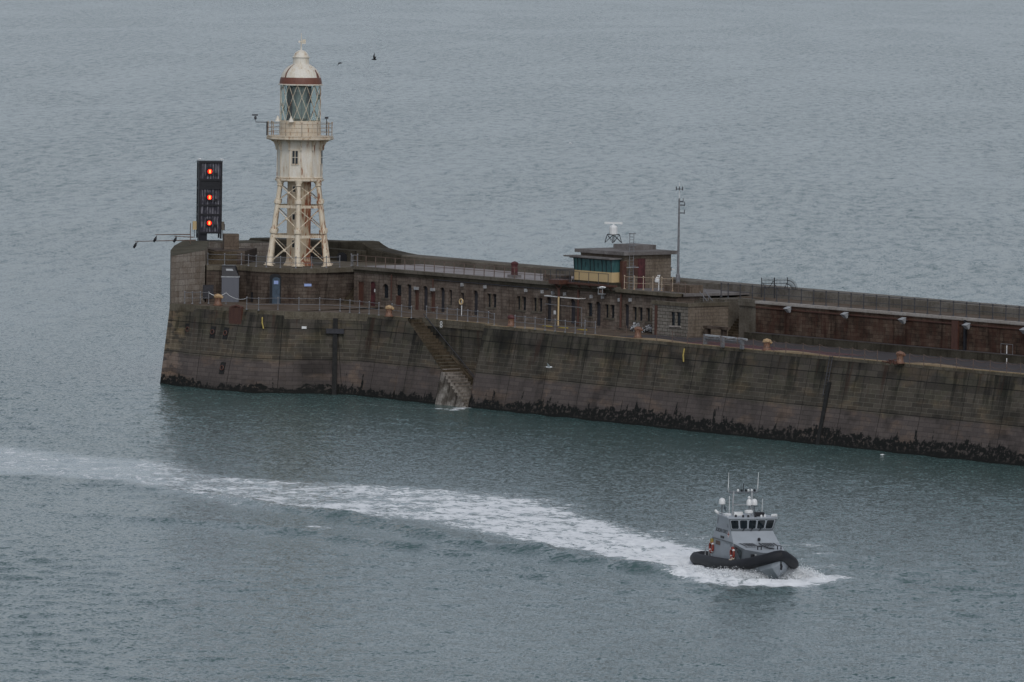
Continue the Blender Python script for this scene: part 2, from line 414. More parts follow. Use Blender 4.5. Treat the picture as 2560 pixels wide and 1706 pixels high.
def text_mesh(txt, size, mat, parent, origin, xdir, updir, name="lettering", ext=.004, align='CENTER'):
    cu = bpy.data.curves.new("t", 'FONT'); cu.body = txt; cu.size = size; cu.align_x = align; cu.align_y = 'CENTER'; cu.extrude = ext
    tmp = bpy.data.objects.new("t", cu); COL.objects.link(tmp)
    dg = bpy.context.evaluated_depsgraph_get(); me = bpy.data.meshes.new_from_object(tmp.evaluated_get(dg))
    bpy.data.objects.remove(tmp); bpy.data.curves.remove(cu)
    x = Vector(xdir).normalized(); y = Vector(updir).normalized(); z = x.cross(y)
    Mx = Matrix.Identity(4)
    for i in range(3): Mx[i][0], Mx[i][1], Mx[i][2], Mx[i][3] = x[i], y[i], z[i], Vector(origin)[i]
    me.transform(Mx); me.materials.clear(); me.materials.append(MAT[mat]); me.name = name
    o = bpy.data.objects.new(name, me); COL.objects.link(o); o.parent = parent; WO[o.name] = wo(parent)
    return o

# pixel windows used while measuring the photograph
def c4p(x, y): return (380+x*.2806, 560+y*.2806)
def c5(x, y): return (860+x*.2551, 600+y*.2551)
def c6(x, y): return (1340+x*.2678, 440+y*.2678)
def c7(x, y): return (1850+x*.3316, 660+y*.3316)
def k1(x, y): return (400+x*.1403, 560+y*.1403)
def k2(x, y): return (680+x*.1403, 580+y*.1403)
def k5(x, y): return (1640+x*.153, 680+y*.153)
def k4(x, y): return (1400+x*.153, 540+y*.153)

# ------------------------------------------------------------ the sea
def seg_dist(X, Y, pts, vals=None):
    best = np.full(X.shape, 1e9); out = [np.zeros(X.shape) for _ in (vals[0] if vals else [])]; side = np.zeros(X.shape)
    par = np.zeros(X.shape); L = 0
    for i in range(len(pts)-1):
        ax, ay = pts[i][:2]; bx, by = pts[i+1][:2]; dx, dy = bx-ax, by-ay; q = dx*dx+dy*dy
        t = np.clip(((X-ax)*dx+(Y-ay)*dy)/q, 0, 1)
        d = np.hypot(X-(ax+t*dx), Y-(ay+t*dy)); m = d < best
        best = np.where(m, d, best); side = np.where(m, np.sign(dx*(Y-ay)-dy*(X-ax)), side)
        par = np.where(m, L+t*math.sqrt(q), par)
        if vals:
            for k in range(len(out)): out[k] = np.where(m, vals[i][k]+(vals[i+1][k]-vals[i][k])*t, out[k])
        L += math.sqrt(q)
    return best, side, out, par
SEA = (.46, .70, 1.2, .48)
def build_sea():
    view = -np.array([TOW.x, TOW.y]); rg = np.array([RGT.x, RGT.y]); cx, cy = CAM.x, CAM.y
    ds = [405.0]
    while ds[-1] < 6500: ds.append(ds[-1]+ds[-1]**2/330000*.95)
    ds = np.array(ds); nr = len(ds); nc = 1180; tn = np.linspace(-.098, .098, nc)
    D, T = np.meshgrid(ds, tn, indexing='ij')
    X = cx+view[0]*D+rg[0]*D*T; Y = cy+view[1]*D+rg[1]*D*T
    sp = D**2/330000*.95
    Z = np.zeros_like(X)
    rng = np.random.RandomState(3)
    for k in range(60):
        lam = 1.4*(6.5/1.4)**(rng.rand()); an = rng.randn()*.75+.1
        dirx = view[0]*math.cos(an)+rg[0]*math.sin(an); diry = view[1]*math.cos(an)+rg[1]*math.sin(an)
        kk = 2*math.pi/lam; ph = rng.rand()*6.28
        dep = abs(math.cos(an))*1.0
        att = np.clip((lam/max(dep, .2)-2.2*sp)/(2.0*sp), 0, 1)
        amp = .0019*lam*(.8+.4*rng.rand())
        th = kk*(X*dirx+Y*diry)+ph
        s = np.sin(th); Z += amp*att*(s+.25*np.cos(2*th))
    # patchy wind: rougher and calmer areas
    P = np.zeros_like(X)
    for k in range(10):
        lam = 60+140*rng.rand(); an = rng.rand()*6.28
        P += np.sin(2*math.pi/lam*(X*math.cos(an)+Y*math.sin(an))+rng.rand()*6)
    Z *= np.clip(1+.16*P, .45, 1.7)
    # wash of the boat: foam ribbon and the two diverging ridges
    Up = [(-260, 1098), (0, 1128), (200, 1140), (420, 1178), (560, 1188), (700, 1196), (900, 1206), (1080, 1216), (1262, 1252), (1453, 1306), (1645, 1352), (1730, 1374), (1800, 1400)]
    Lo = [(-260, 1176), (0, 1193), (200, 1198), (420, 1214), (560, 1238), (700, 1258), (900, 1288), (1080, 1314), (1262, 1342), (1453, 1380), (1645, 1414), (1730, 1432), (1800, 1436)]
    dens = [.42, .42, .44, .50, .58, .64, .66, .74, .84, .92, 1.0, 1.1, 1.1]
    cen, vals = [], []
    for i, (u, l) in enumerate(zip(Up, Lo)):
        a = at_z(u[0], u[1], 0); b = at_z(l[0], l[1], 0); cen.append(((a+b)/2)); vals.append([(a-b).length/2, dens[i]])
    for i in range(len(cen)):
        d = (cen[min(i+1, len(cen)-1)]-cen[max(i-1, 0)]); d.normalize()
        u = at_z(*Up[i], 0)-cen[i]; vals[i][0] = abs(d.x*u.y-d.y*u.x)
    bd, side, (hw, de), par = seg_dist(X, Y, cen, vals)
    rel = bd/np.maximum(hw, .1)
    foam = de*np.clip((1.4-rel)*1.8, 0, 1)
    foam *= (X > cen[0].x-5)
    milky = np.clip((1.3-rel)*2, 0, 1)*np.clip((100-X)/60, 0, 1)
    def ridge(pix, h, w, fl=8):
        pts = [at_z(p[0], p[1], 0) for p in pix]
        d, sd, _, pr = seg_dist(X, Y, pts)
        mod = .88+.08*np.sin(pr*.9)+.15*np.sin(pr*.37+1)+.08*np.sin(pr*1.9+2)
        L = pr.max(); d = np.abs(d+.22*np.sin(X*.8)+.2*np.sin(Y*.6+X*.3)); fade = np.clip(pr/fl, 0.12, 1)*np.clip((L-pr)/6+.3, 0, 1)
        return h*mod*fade*np.exp(-(d/w)**2)
    r1 = [(-120, 1262), (0, 1270), (120, 1282), (330, 1297), (480, 1306), (620, 1318), (720, 1330), (880, 1350), (980, 1362), (1080, 1374), (1200, 1394)]
    r2 = [(-60, 1180), (60, 1192), (230, 1210), (400, 1222), (560, 1246), (680, 1268), (880, 1296), (1010, 1326), (1120, 1352), (1230, 1372), (1330, 1376), (1420, 1398), (1520, 1412), (1640, 1428), (1720, 1440)]
    Z += ridge(r1, .40, 1.6, 30)+ridge(r2, .62, 1.6, 62)
    rb = [(1700, 1470), (1850, 1484), (2000, 1472)]
    Z += ridge(rb, .35, 1.2)+ridge([(1800, 1450), (1880, 1456), (1960, 1458), (2010, 1452), (2050, 1448)], .42, .8, 3)
    # foam beside the hull and off the bow
    for pix, wd, dn in (([(1690, 1424), (1740, 1440), (1800, 1452), (1870, 1460), (1960, 1464), (2030, 1456), (2062, 1444)], 1.9, 1.0),
                        ([(1990, 1424), (2030, 1418), (2068, 1414)], 1.1, .62), ([(1940, 1368), (1962, 1362)], .8, .45), ([(2020, 1360), (2040, 1366)], .9, .6), ([(2052, 1385), (2072, 1385)], .7, .5), ([(790, 1318), (806, 1320)], .8, .7), ([(1090, 1022), (1130, 1026), (1180, 1014)], .7, .62),
                        ([(900, 1010), (1000, 1018), (1090, 1022)], .6, .28), ([(1560, 1335), (1680, 1352), (1740, 1350)], 5.0, .32)):
        d, sd, _, pr = seg_dist(X, Y, [at_z(p[0], p[1], 0) for p in pix])
        foam = np.maximum(foam, dn*np.clip(1.5-d/wd, 0, 1))
    Z += .12*np.clip(foam, 0, 1)*np.sin(X*3.1+np.sin(Y*2.3)*1.3)*np.sin(Y*2.7)*np.clip(1.5-sp, 0, 1)
    # calm water at the foot of the quay
    near = np.clip((-1.2-Y)/12, 0, 1)*((Y < 0))+(Y >= 0)
    Z *= .8+.2*np.clip(near, 0, 1)
    edge = np.minimum(np.clip((.098-np.abs(T))/.006, 0, 1), np.clip((6400-D)/800, 0, 1))*np.clip((D-405)/12, 0, 1)
    Z *= edge
    nv = nr*nc
    co = np.empty((nv+4, 3), dtype=np.float32); co[:nv, 0] = X.ravel(); co[:nv, 1] = Y.ravel(); co[:nv, 2] = Z.ravel()
    for i, (a, b) in enumerate(((-40000, -40000), (40000, -40000), (40000, 60000), (-40000, 60000))):   # right, forward
        co[nv+i] = (cx+rg[0]*a+view[0]*b, cy+rg[1]*a+view[1]*b, 0)
    i0 = (np.arange(nr-1)[:, None]*nc+np.arange(nc-1)[None, :]).ravel()
    quads = np.stack([i0, i0+1, i0+nc+1, i0+nc], 1)
    me = bpy.data.meshes.new("water")
    NR, NL, FL, FR = nc-1, 0, (nr-1)*nc, nr*nc-1
    ringf = [list(range(0, nc))[::1], ]
    extra = [[nv, nv+1]+list(range(nc-1, -1, -1)), [nv+1, nv+2]+[r*nc+nc-1 for r in range(nr-1, -1, -1)],
             [nv+2, nv+3]+[(nr-1)*nc+c for c in range(nc)], [nv+3, nv]+[r*nc for r in range(nr)]]
    lv = np.concatenate([quads.ravel()]+[np.array(e) for e in extra]).astype(np.int32)
    sizes = np.concatenate([np.full(len(quads), 4), [len(e) for e in extra]]).astype(np.int32)
    starts = np.concatenate([[0], np.cumsum(sizes)[:-1]]).astype(np.int32)
    me.vertices.add(nv+4); me.loops.add(len(lv)); me.polygons.add(len(sizes))
    me.vertices.foreach_set("co", co.ravel()); me.loops.foreach_set("vertex_index", lv)
    me.polygons.foreach_set("loop_start", starts)
    me.update(calc_edges=True)
    me.shade_smooth()
    opn = np.clip((Y-16)/220, 0, 1)**.6*.85+.15
    for nm, arr in (("foam", foam), ("milky", milky), ("open_sea", opn)):
        a = me.attributes.new(nm, 'FLOAT', 'POINT'); a.data.foreach_set("value", np.concatenate([arr.ravel(), [0]*4]).astype(np.float32))
    t = NT("sea_water"); v = t.coord('Object')
    fo = t.node("ShaderNodeAttribute", attribute_name="foam").outputs[2]; mi = t.node("ShaderNodeAttribute", attribute_name="milky").outputs[2]
    ang = math.atan2(TOW.y, TOW.x)
    vr = t.map(v, (1, 1, 1), (0, 0, 0), (0, 0, -ang+.06))       # x = along the wind, y = along the crests
    # wavelet slopes: vector noise tilts the normal directly (x = along the view of the wind, y = across)
    def slope(sc, det, ro, amp, loc):
        n = t.node("ShaderNodeTexNoise"); t.l.new(t.map(vr, sc, loc), n.inputs['Vector'])
        n.inputs['Scale'].default_value = 1; n.inputs['Detail'].default_value = det; n.inputs['Roughness'].default_value = ro
        n.inputs['Distortion'].default_value = 0
        a = t.node("ShaderNodeVectorMath", operation='SUBTRACT'); t.l.new(n.outputs[1], a.inputs[0]); a.inputs[1].default_value = (.5, .5, .5)
        c = t.node("ShaderNodeVectorMath", operation='MULTIPLY'); t.l.new(a.outputs[0], c.inputs[0]); c.inputs[1].default_value = (amp, amp, 0)
        return c.outputs[0]
    def vadd(a, b):
        n = t.node("ShaderNodeVectorMath", operation='ADD'); t.l.new(a, n.inputs[0]); t.l.new(b, n.inputs[1]); return n.outputs[0]
    opn = t.node("ShaderNodeAttribute", attribute_name="open_sea").outputs[2]
    sl = slope((1.35, 1.0, 1), 4, .62, SEA[1], (0, 0, 0))
    sl = vadd(sl, slope((.75, .55, 1), 2, .6, .26, (21, 4, 0)))
    sl = vadd(sl, slope((3.6, 2.8, 1), 2, .6, SEA[2], (11, 5, 0)))
    far = vadd(slope((.12, .60, 1), 3, .62, SEA[0], (3, 7, 0)), slope((.085, .30, 1), 4, .62, SEA[3], (5, 1, 0)))
    fs = t.node("ShaderNodeVectorMath", operation='SCALE'); t.l.new(far, fs.inputs[0]); t.l.new(opn, fs.inputs['Scale'])
    sl = vadd(sl, fs.outputs[0])
    sk = t.node("ShaderNodeVectorMath", operation='SCALE'); t.l.new(sl, sk.inputs[0]); t.l.new(t.math('MULTIPLY', t.math('MULTIPLY_ADD', t.ramp(t.noise(t.map(vr, (.25, 1, 1)), .018, 4, .6, 1.0), .36, .64), .55, .72), t.math('SUBTRACT', 1, t.math('MULTIPLY', mi, .55))), sk.inputs['Scale']); sl = sk.outputs[0]
    b3 = t.noise(t.map(vr, (.3, 1, 1)), .02, 3, .5)
    rotn = t.node("ShaderNodeVectorRotate"); rotn.rotation_type = 'Z_AXIS'; t.l.new(sl, rotn.inputs[0]); rotn.inputs['Angle'].default_value = ang-.06
    geo = t.node("ShaderNodeNewGeometry")
    nsum = vadd(geo.outputs['Normal'], rotn.outputs[0])
    nrm = t.node("ShaderNodeVectorMath", operation='NORMALIZE'); t.l.new(nsum, nrm.inputs[0])
    # foam threshold, fine and lacy
    f1 = t.noise(t.map(v, (1, 1, 1)), .75, 6, .68, .8); f2 = t.noise(v, 2.6, 4, .7, .5)
    f0 = t.noise(v, .22, 3, .6, .6)
    fn = t.math('ADD', t.math('ADD', t.math('MULTIPLY', f1, .62), t.math('MULTIPLY', f2, .33)), t.math('MULTIPLY', t.math('SUBTRACT', f0, .5), .35))
    fn = t.math('ADD', fn, .025)
    fm = t.ramp(t.math('ADD', fo, t.math('MULTIPLY', t.math('SUBTRACT', fn, .525), 4.2)), .40, .80)
    fm = t.math('MULTIPLY', fm, t.ramp(fo, .03, .2))
    body = t.mixc(t.ramp(b3, .4, .6), (.060, .112, .110), (.070, .122, .118))
    body = t.mixc(t.math('MULTIPLY', t.math('MINIMUM', t.math('ADD', t.math('MULTIPLY', fo, .9), mi), 1), .72), body, (.34, .40, .41))
    col = t.mixc(fm, body, (.90, .92, .93))
    t.l.new(nrm.outputs[0], t.b.inputs['Normal'])
    t.b.inputs['IOR'].default_value = 1.36
    rough = t.math('ADD', .18, t.math('MULTIPLY', fm, .6))
    t.done(col, rough)
    spec = t.math('SUBTRACT', .5, t.math('MULTIPLY', fm, .3)); t.l.new(spec, t.b.inputs['Specular IOR Level'])
    me.materials.append(t.m)
    o = bpy.data.objects.new("water", me); COL.objects.link(o); o["kind"] = "structure"
build_sea()

# ------------------------------------------------------------ breakwater
def wy(z): return .6-1.9*(1-z/8.4)          # battered face of the straight quay wall
TP = [(-52.5, .0, 8.65), (-46.5, -4.6, 8.65), (-40.7, -9.2, 8.65), (-37, -8.6, 8.64), (-31.8, -8.0, 8.63), (-27.5, -7.6, 8.62), (-24.4, -6.2, 8.60), (-22.2, -3.2, 8.57), (-18.5, .3, 8.50), (-15, .6, 8.46), (-12.1, .6, 8.44),
      (.5, .6, 8.42), (20, .6, 8.40), (40, .6, 8.36), (80, .6, 8.34), (135, .6, 8.32)]
WP = [(-53.2, -.4), (-47.2, -5.1), (-41.7, -9.7), (-36.5, -10.2), (-32, -10.0), (-27.6, -9.1), (-24.4, -6.9), (-21.6, -2.8), (-18.5, -1.3), (-15, -1.3), (-12.1, -1.3),
      (.5, -1.3), (20, -1.3), (40, -1.4), (80, -1.5), (135, -1.5)]
pier = empty("breakwater", (0, 0, 0), "long dark stone breakwater with weed along its waterline and a rounded seaward head", "breakwater")
NOTCH = 10       # segment index of the stair recess
q = MB(); L = 0; LS = [0]
for i in range(len(TP)-1):
    a, b = Vector(TP[i]), Vector(TP[i+1]); d = (b.xy-a.xy).length
    wa, wb = Vector((*WP[i], 0)), Vector((*WP[i+1], 0))
    if i != NOTCH:
        ea, eb = wa+(wa-a)*.3, wb+(wb-b)*.3
        ns = 1
        q.face([(ea.x, ea.y, ea.z), (eb.x, eb.y, eb.z), tuple(b), tuple(a)], [(L, ea.z), (L+d, eb.z), (L+d, b.z), (L, a.z)])
    else:
        yb = 2.1
        q.face([(a.x, yb, -2), (b.x, yb, -2), (b.x, yb, b.z), (a.x, yb, a.z)], [(L, -2), (L+d, -2), (L+d, b.z), (L, a.z)])
        q.face([(a.x, a.y, a.z), (wa.x, wa.y-.6, -2), (a.x, yb, -2), (a.x, yb, a.z)][::-1], [(0, a.z), (0, -2), (3, -2), (1.5, a.z)][::-1])
        q.face([(b.x, b.y, b.z), (wb.x, wb.y-.6, -2), (b.x, yb, -2), (b.x, yb, b.z)], [(0, b.z), (0, -2), (3, -2), (1.5, b.z)])
    L += d; LS.append(L)
# far side and end of the mole
q.face([(-58, 20, -2), (-62, 12, -2), (-62, 12, 12), (-58, 20, 12)]); q.face([(-62, 12, -2), (-56, 3.5, -2), (-56, 3.5, 12), (-62, 12, 12)])
q.face([(-56, 3.5, -2), (-53.4, -.5, -2), (-52.5, 0, 12), (-56, 3.5, 12)])
q.face([(135, 21, -2), (-58, 21, -2), (-58, 20.5, 12), (135, 20.5, 12)])
q.build("quay_wall", "quay", pier)
# deck
d1 = MB(); d2 = MB()
for i in range(len(TP)-1):
    a, b = TP[i], TP[i+1]
    ya, yb = a[1], b[1]
    if i == NOTCH: ya = yb = 2.1
    if i < 2: continue
    xa, xb = (a[0], b[0]) if i > 5 else (a[0]-2.5, b[0]-2.5)
    tgt = d1 if b[0] <= 21 else d2
    tgt.face([(a[0], ya, a[2]), (b[0], yb, b[2]), (xb if i > 4 else b[0]-2.5, 13, b[2]), (xa, 13, a[2])])
d1.build("walkway_deck", "deck", pier); d2.build("roadway_deck", "tarmac", pier)
# coping along the edge
def coping(i0, i1, mat, w, h, name, lift=.03):
    m = MB()
    for i in range(i0, i1):
        a, b = Vector(TP[i]), Vector(TP[i+1])
        if i == NOTCH: a.y = b.y = 2.1
        def nrm(k):
            p, n_ = Vector(TP[max(k-1, 0)]).xy, Vector(TP[min(k+1, len(TP)-1)]).xy
            t = (n_-p).normalized(); return Vector((t.y, -t.x, 0))
        na, nb = (Vector((0, -1, 0)),)*2 if i == NOTCH or i > NOTCH else (nrm(i), nrm(i+1))
        P = [a+na*.06-Vector((0, 0, h)), b+nb*.06-Vector((0, 0, h)), b-nb*w-Vector((0, 0, h)), a-na*w-Vector((0, 0, h)),
             a+na*.06+Vector((0, 0, lift)), b+nb*.06+Vector((0, 0, lift)), b-nb*w+Vector((0, 0, lift)), a-na*w+Vector((0, 0, lift))]
        m.hexa(P)
    return m.build(name, mat, pier)
coping(2, len(TP)-1, "coping", .8, .75, "coping", .028)
m = MB()
for (x0, x1) in ((-20, -12.2), (-9.6, .4), (.6, 4), (5.2, 20), (20, 134)):
    y0 = 2.1 if -12 < x0 < .5 else .62
    m.box(x0, x1, y0-.04, y0+.42, 8.3, 8.485 if x0 < 5 else 8.455)
m.build("edge_band", "cream", pier)
# cream patches beside the bollards, red hatch lines on the roadway
for bx in (4.5, 24.7, 45.4, 65.2):
    z = 8.47
    pt = MB(); pt.face([(bx-.9, 1.0, z), (bx+.6, 1.0, z), (bx+7.5, 1.15, z), (bx+1.2, 2.6, z), (bx-.3, 2.2, z)]); pt.build("edge_patch", "cream", pier)
hl = MB()
for k in range(26):
    x = 30+k*.85
    hl.face([(x, 1.6, 8.40), (x+.22, 1.6, 8.40), (x+2.3, 4.6, 8.40), (x+2.08, 4.6, 8.40)])
hl.face([(29, 4.6, 8.41), (54, 4.6, 8.41), (54, 4.75, 8.41), (29, 4.75, 8.41)]); hl.face([(29, 1.5, 8.41), (54, 1.5, 8.41), (54, 1.62, 8.41), (29, 1.62, 8.41)])
hl.build("hatched_marking", "redline", pier)
# landing stairs in the recess
st = MB(); pl_ = MB(); N = 27; xs0, xs1 = -12.08, .3
for k in range(N):
    x0 = xs0+(xs1-xs0)*k/N; x1 = xs0+(xs1-xs0)*(k+1)/N; z = 8.32-8.2*k/(N-1)
    m_ = st; out_ = .02
    if k > 15: m_ = pl_; out_ = .25
    if k <= 15: out_ = -.04
    m_.hexa([(x0, wy(-1)-out_, -1), (x1, wy(-1)-out_, -1), (x1, 2.1, -1), (x0, 2.1, -1), (x0, wy(z)-out_, z), (x1, wy(z)-out_, z), (x1, 2.1, z), (x0, 2.1, z)])
for i in range(len(st.v)): pass
st.build("landing_stair", "steps", pier)
g = MB(); u0 = LS[10]; xa, xb = -12.1, xs0+(xs1-xs0)*16/N
g.face([(x, wy(z), z) for x, z in ((xa, -1), (xb, -1), (xb, 3.3), (xa, 8.2))], [(u0+x-xa, z) for x, z in ((xa, -1), (xb, -1), (xb, 3.3), (xa, 8.2))]); g.build("stair_front", "quay", pier)
for k in range(N):
    x1 = xs0+(xs1-xs0)*(k+1)/N; z = 8.32-8.2*k/(N-1); g = MB(); g.box(x1-.20, x1+.025, wy(z)+.02, 2.08, z-.07, z+.015); g.build("lit_tread_edge", "steps" if k < 11 else "coping" if k < 15 else "pale", pier)  # added edge strips, paler lower down: light on the treads put into colour
pl_.build("lower_flight", stone("white_streaked_stair", (.34, .31, .28), (.40, .37, .33), (.20, .18, .16), .9, 2.2, (.22, .20, .18), .95, .0), pier)
hr = MB(); hr.tube([(-11.3, 2.0, 8.9), (.0, 1.95, 1.0)], .045, 6); hr.build("handrail", "darkrail", pier)
sw = MB()
sw.hexa([(-6.5, 1.6, -1), (1.4, 1.3, -1), (1.4, 2.09, -1), (-6.5, 2.09, -1), (-6.5, 1.7, 4.9), (.6, 1.6, .3), (.6, 2.09, .3), (-6.5, 2.09, 4.9)])
sw.build("stair_side_wall", "steps", pier)
# number by the stairs
p8 = at_y(1074.5, 806.5, .45)
m = MB(); m.box(p8.x-.32, p8.x+.32, 1.98, 2.03, 7.55, 8.3); m.build("number_plate", "coping", pier)
text_mesh("8", .95, "whitep", pier, (p8.x, 1.97, 7.93), (1, 0, 0), (0, 0, 1), "painted_number")
# dark timber fenders and mooring recesses
for px, z0, z1, w in ((838, -1, 8.1, .42), (2068, -1, 6.0, .45)):
    if px < 1000: continue
    m = MB(); x = at_y(px, 1000, -.3).x; yo = 0
    m.hexa([(x-w/2, wy(z0)-.22+yo, z0), (x+w/2, wy(z0)-.22+yo, z0), (x+w/2, wy(z0)+.5, z0), (x-w/2, wy(z0)+.5, z0), (x-w/2, wy(z1)-.22+yo, z1), (x+w/2, wy(z1)-.22+yo, z1), (x+w/2, wy(z1)+.5, z1), (x-w/2, wy(z1)+.5, z1)])
    m.build("fender_post", "timber", pier)
def head_pt(px, py):
    """point on the faceted head wall under a pixel"""
    r = ray(px, py); best = None
    for i in range(1, 9):
        a, b = Vector(TP[i]), Vector(TP[i+1]); c = Vector((*WP[i], 0))
        n = (b-a).cross(c-a)
        t = (a-CAM).dot(n)/r.dot(n); p = CAM+r*t
        e = (b.xy-a.xy); u = (p.xy-a.xy).dot(e)/e.length_squared
        if -.02 <= u <= 1.02:
            if best is None or t < best[0]: best = (t, p, n.normalized(), e.normalized())
    _, p, n, e = best
    if n.dot(ray(px, py)) > 0: n = -n
    return p, n, Vector((e.x, e.y, 0))
p, n, e = head_pt(838, 880); up = n.cross(e); up = up if up.z > 0 else -up
m = MB(); lo = p-up*((p.z+1)/up.z); hi = p+up*((8.0-p.z)/up.z)
m.hexa([lo-e*.24+n*.3, lo+e*.24+n*.3, lo+e*.24-n*.3, lo-e*.24-n*.3, hi-e*.24+n*.3, hi+e*.24+n*.3, hi+e*.24-n*.3, hi-e*.24-n*.3]); m.build("fender_post", "timber", pier)
m = MB(); hb = p+up*((6.4-p.z)/up.z); m.hexa([hb+e*a*.95+n*b+up*h for h in (0, .5) for a, b in ((-1, .42), (1, .42), (1, -.1), (-1, -.1))]); m.build("fender_bracket", "shutter", pier)
for (x, y) in ((325, 940), (545, 965), (660, 975), (295, 1255), (630, 1285)):
    p, n, e = head_pt(*c4p(x, y)); up = n.cross(e)
    if up.z < 0: up = -up
    m = MB(); hw, hh = .36, .62
    cs = [p+e*a*hw+up*b*hh for a, b in ((-1, -1), (1, -1), (1, 1), (-1, 1))]
    m.hexa([c-n*.2 for c in cs]+[c+n*.07 for c in cs]); rc = m.build("mooring_recess", "timber", pier)  # proud box, not timber: the recess's shade is put into its dark colour
    g = MB(); g.tube([p+n*.14+(e*math.cos(a)+up*math.sin(a))*.24 for a in [k*math.pi/6 for k in range(12)]], .06, 6, closed=True); g.build("mooring_ring", "rust", rc)
    g = MB(); g.mesh([c+n*.085 for c in [p+e*a*.2+up*b*.38 for a, b in ((-1, -1), (1, -1), (1, 1), (-1, 1))]], [(0, 1, 2, 3)]); g.build("recess_shade_panel", "dark", rc)
# rusty fairlead slot at the head
p, n, e = head_pt(*c4p(755, 800))
m = MB(); m.obox((p.x+n.x*.0, p.y+n.y*.0, 7.0), e, 1.9, .5, 1.75); m.build("fairlead_recess", "rust", pier)
m = MB(); m.tube([(p.x-e.x*.9, p.y-e.y*.9, 8.75), (p.x, p.y, 8.95), (p.x+e.x*.9, p.y+e.y*.9, 8.75)], .16, 8); m.build("fairlead", "rust", pier)

# ---- upper works
CB = Vector((-38.9, 6.6, 0)); RB = 6.3
arc = [(CB.x+RB*math.cos(R(a)), CB.y+RB*math.sin(R(a))) for a in range(-105, -19, 5)]
front = [(-42.6, -3.0), (-41.6, -1.0), (-40.9, .1)]+arc[1:]
bastion = empty("lighthouse_bastion", (CB.x, CB.y, 8.6), "curved dark stone platform carrying the lighthouse, with a blue arched door", "bastion")
pl = front+[(-33.6, 8.45), (-33.6, 12.4), (-31.55, 12.4), (-31.55, 18), (-62, 18), (-56, 4)]
ZU = 12.5
m = MB(); m.prism(pl, 8.3, ZU-.45, cap=False); m.build("wall", "bastion", bastion)
def offset_poly(poly, d):
    out = []
    for i, p in enumerate(poly):
        a = Vector(poly[max(i-1, 0)]); b = Vector(poly[min(i+1, len(poly)-1)]); t = (b-a).normalized()
        out.append((p[0]+t.y*d, p[1]-t.x*d))
    return out
m = MB(); fo_ = offset_poly(front+[(-33.4, 8.45)], .12); m.prism(fo_+[(-33.4, 12.3), (-31.55, 12.3), (-31.55, 17.98), (-61.9, 17.98), (-56, 4.1)], ZU-.5, ZU); m.build("platform_slab", "coping", bastion)
# rooms of the bastion: door, plaque, red hatch and stair recess
def on_arc(px, py):
    r = ray(px, py); best = None
    for i in range(len(front)-1):
        a = Vector((*front[i], 0)); b = Vector((*front[i+1], 0)); n = Vector((b.y-a.y, -(b.x-a.x), 0)).normalized()
        t = (a-CAM).dot(n)/r.dot(n); p = CAM+r*t; u = (p.xy-a.xy).dot((b-a).xy)/(b-a).length_squared
        if -.05 <= u <= 1.05 and (best is None or t < best[0]): best = (t, p, n, (b-a).normalized())
    return best[1:]
def arch_panel(m, c, e, n, w, h, z0, off):
    """arched panel in the plane (e, z) centred at c, thickness outward n*off"""
    k = 8; pts = [(-w/2, 0), (w/2, 0), (w/2, h-w*.28)]+[(w/2*math.cos(t), h-w*.28+w*.28*math.sin(t)) for t in [math.pi*i/k for i in range(1, k)]]+[(-w/2, h-w*.28)]
    A = [Vector((c.x, c.y, z0))+e*a+Vector((0, 0, b))+n*off for a, b in pts]; B = [p-n*(off+.3) for p in A]
    m.face(A)
    for i in range(len(A)): m.face([A[i], B[i], B[(i+1) % len(A)], A[(i+1) % len(A)]])
p, n, e = on_arc(*k2(60, 1040))
m = MB(); arch_panel(m, p, e, n, 1.3, 3.25, 8.62, .02); fr = m.build("door_surround", "dark", bastion)
m = MB(); arch_panel(m, p+e*.1, e, n, .85, 2.85, 8.65, .05); dr = m.build("door", "bluedoor", bastion)
m = MB(); m.obox((p.x+n.x*.06+e.x*.1, p.y+n.y*.06+e.y*.1, 10.75), e, .5, .06, .38); m.build("door_window", "bluesign", dr)
p, n, e = on_arc(*k2(637, 950))
m = MB(); m.obox((p.x+n.x*.03, p.y+n.y*.03, p.z-.13), e, .78, .05, .28); m.build("blue_plaque", "bluesign", bastion)
p, n, e = on_arc(*k1(860, 1080))
m = MB(); m.obox((p.x+n.x*.02, p.y+n.y*.02, 8.95), e, 1.15, .1, 1.45); m.build("shuttered_opening", "shutter", bastion)
p, n, e = on_arc(*k1(1640, 1300))
m = MB(); m.obox((p.x, p.y, 8.65), e, .35, .08, 1.1); m.build("low_hatch", "dark", bastion)
# stair between bastion and barracks
m = MB()
for k in range(16):
    z = 8.5+(k+1)*.25; y = 8.4+k*.25; m.box(-33.58, -31.52, y, 12.39, z-.25, min(z, 12.48))
m.build("stair", "steps", bastion)
# plinth for the signal tower
m = MB(); m.prism([(-44.6, -.3), (-43.1, 2.5), (-47.5, 7.5), (-50.5, 2.2)], 12.4, 13.95); m.build("signal_plinth", "bastion", bastion)
m = MB()
for k in range(5): m.prism([(-44.7+k*.0, -1.6+k*.27), (-43.4, .6+k*.27), (-45.5, 3), (-47.2, -.2)], 12.45, 12.72+k*.28)
m.build("plinth_steps", "steps", bastion)

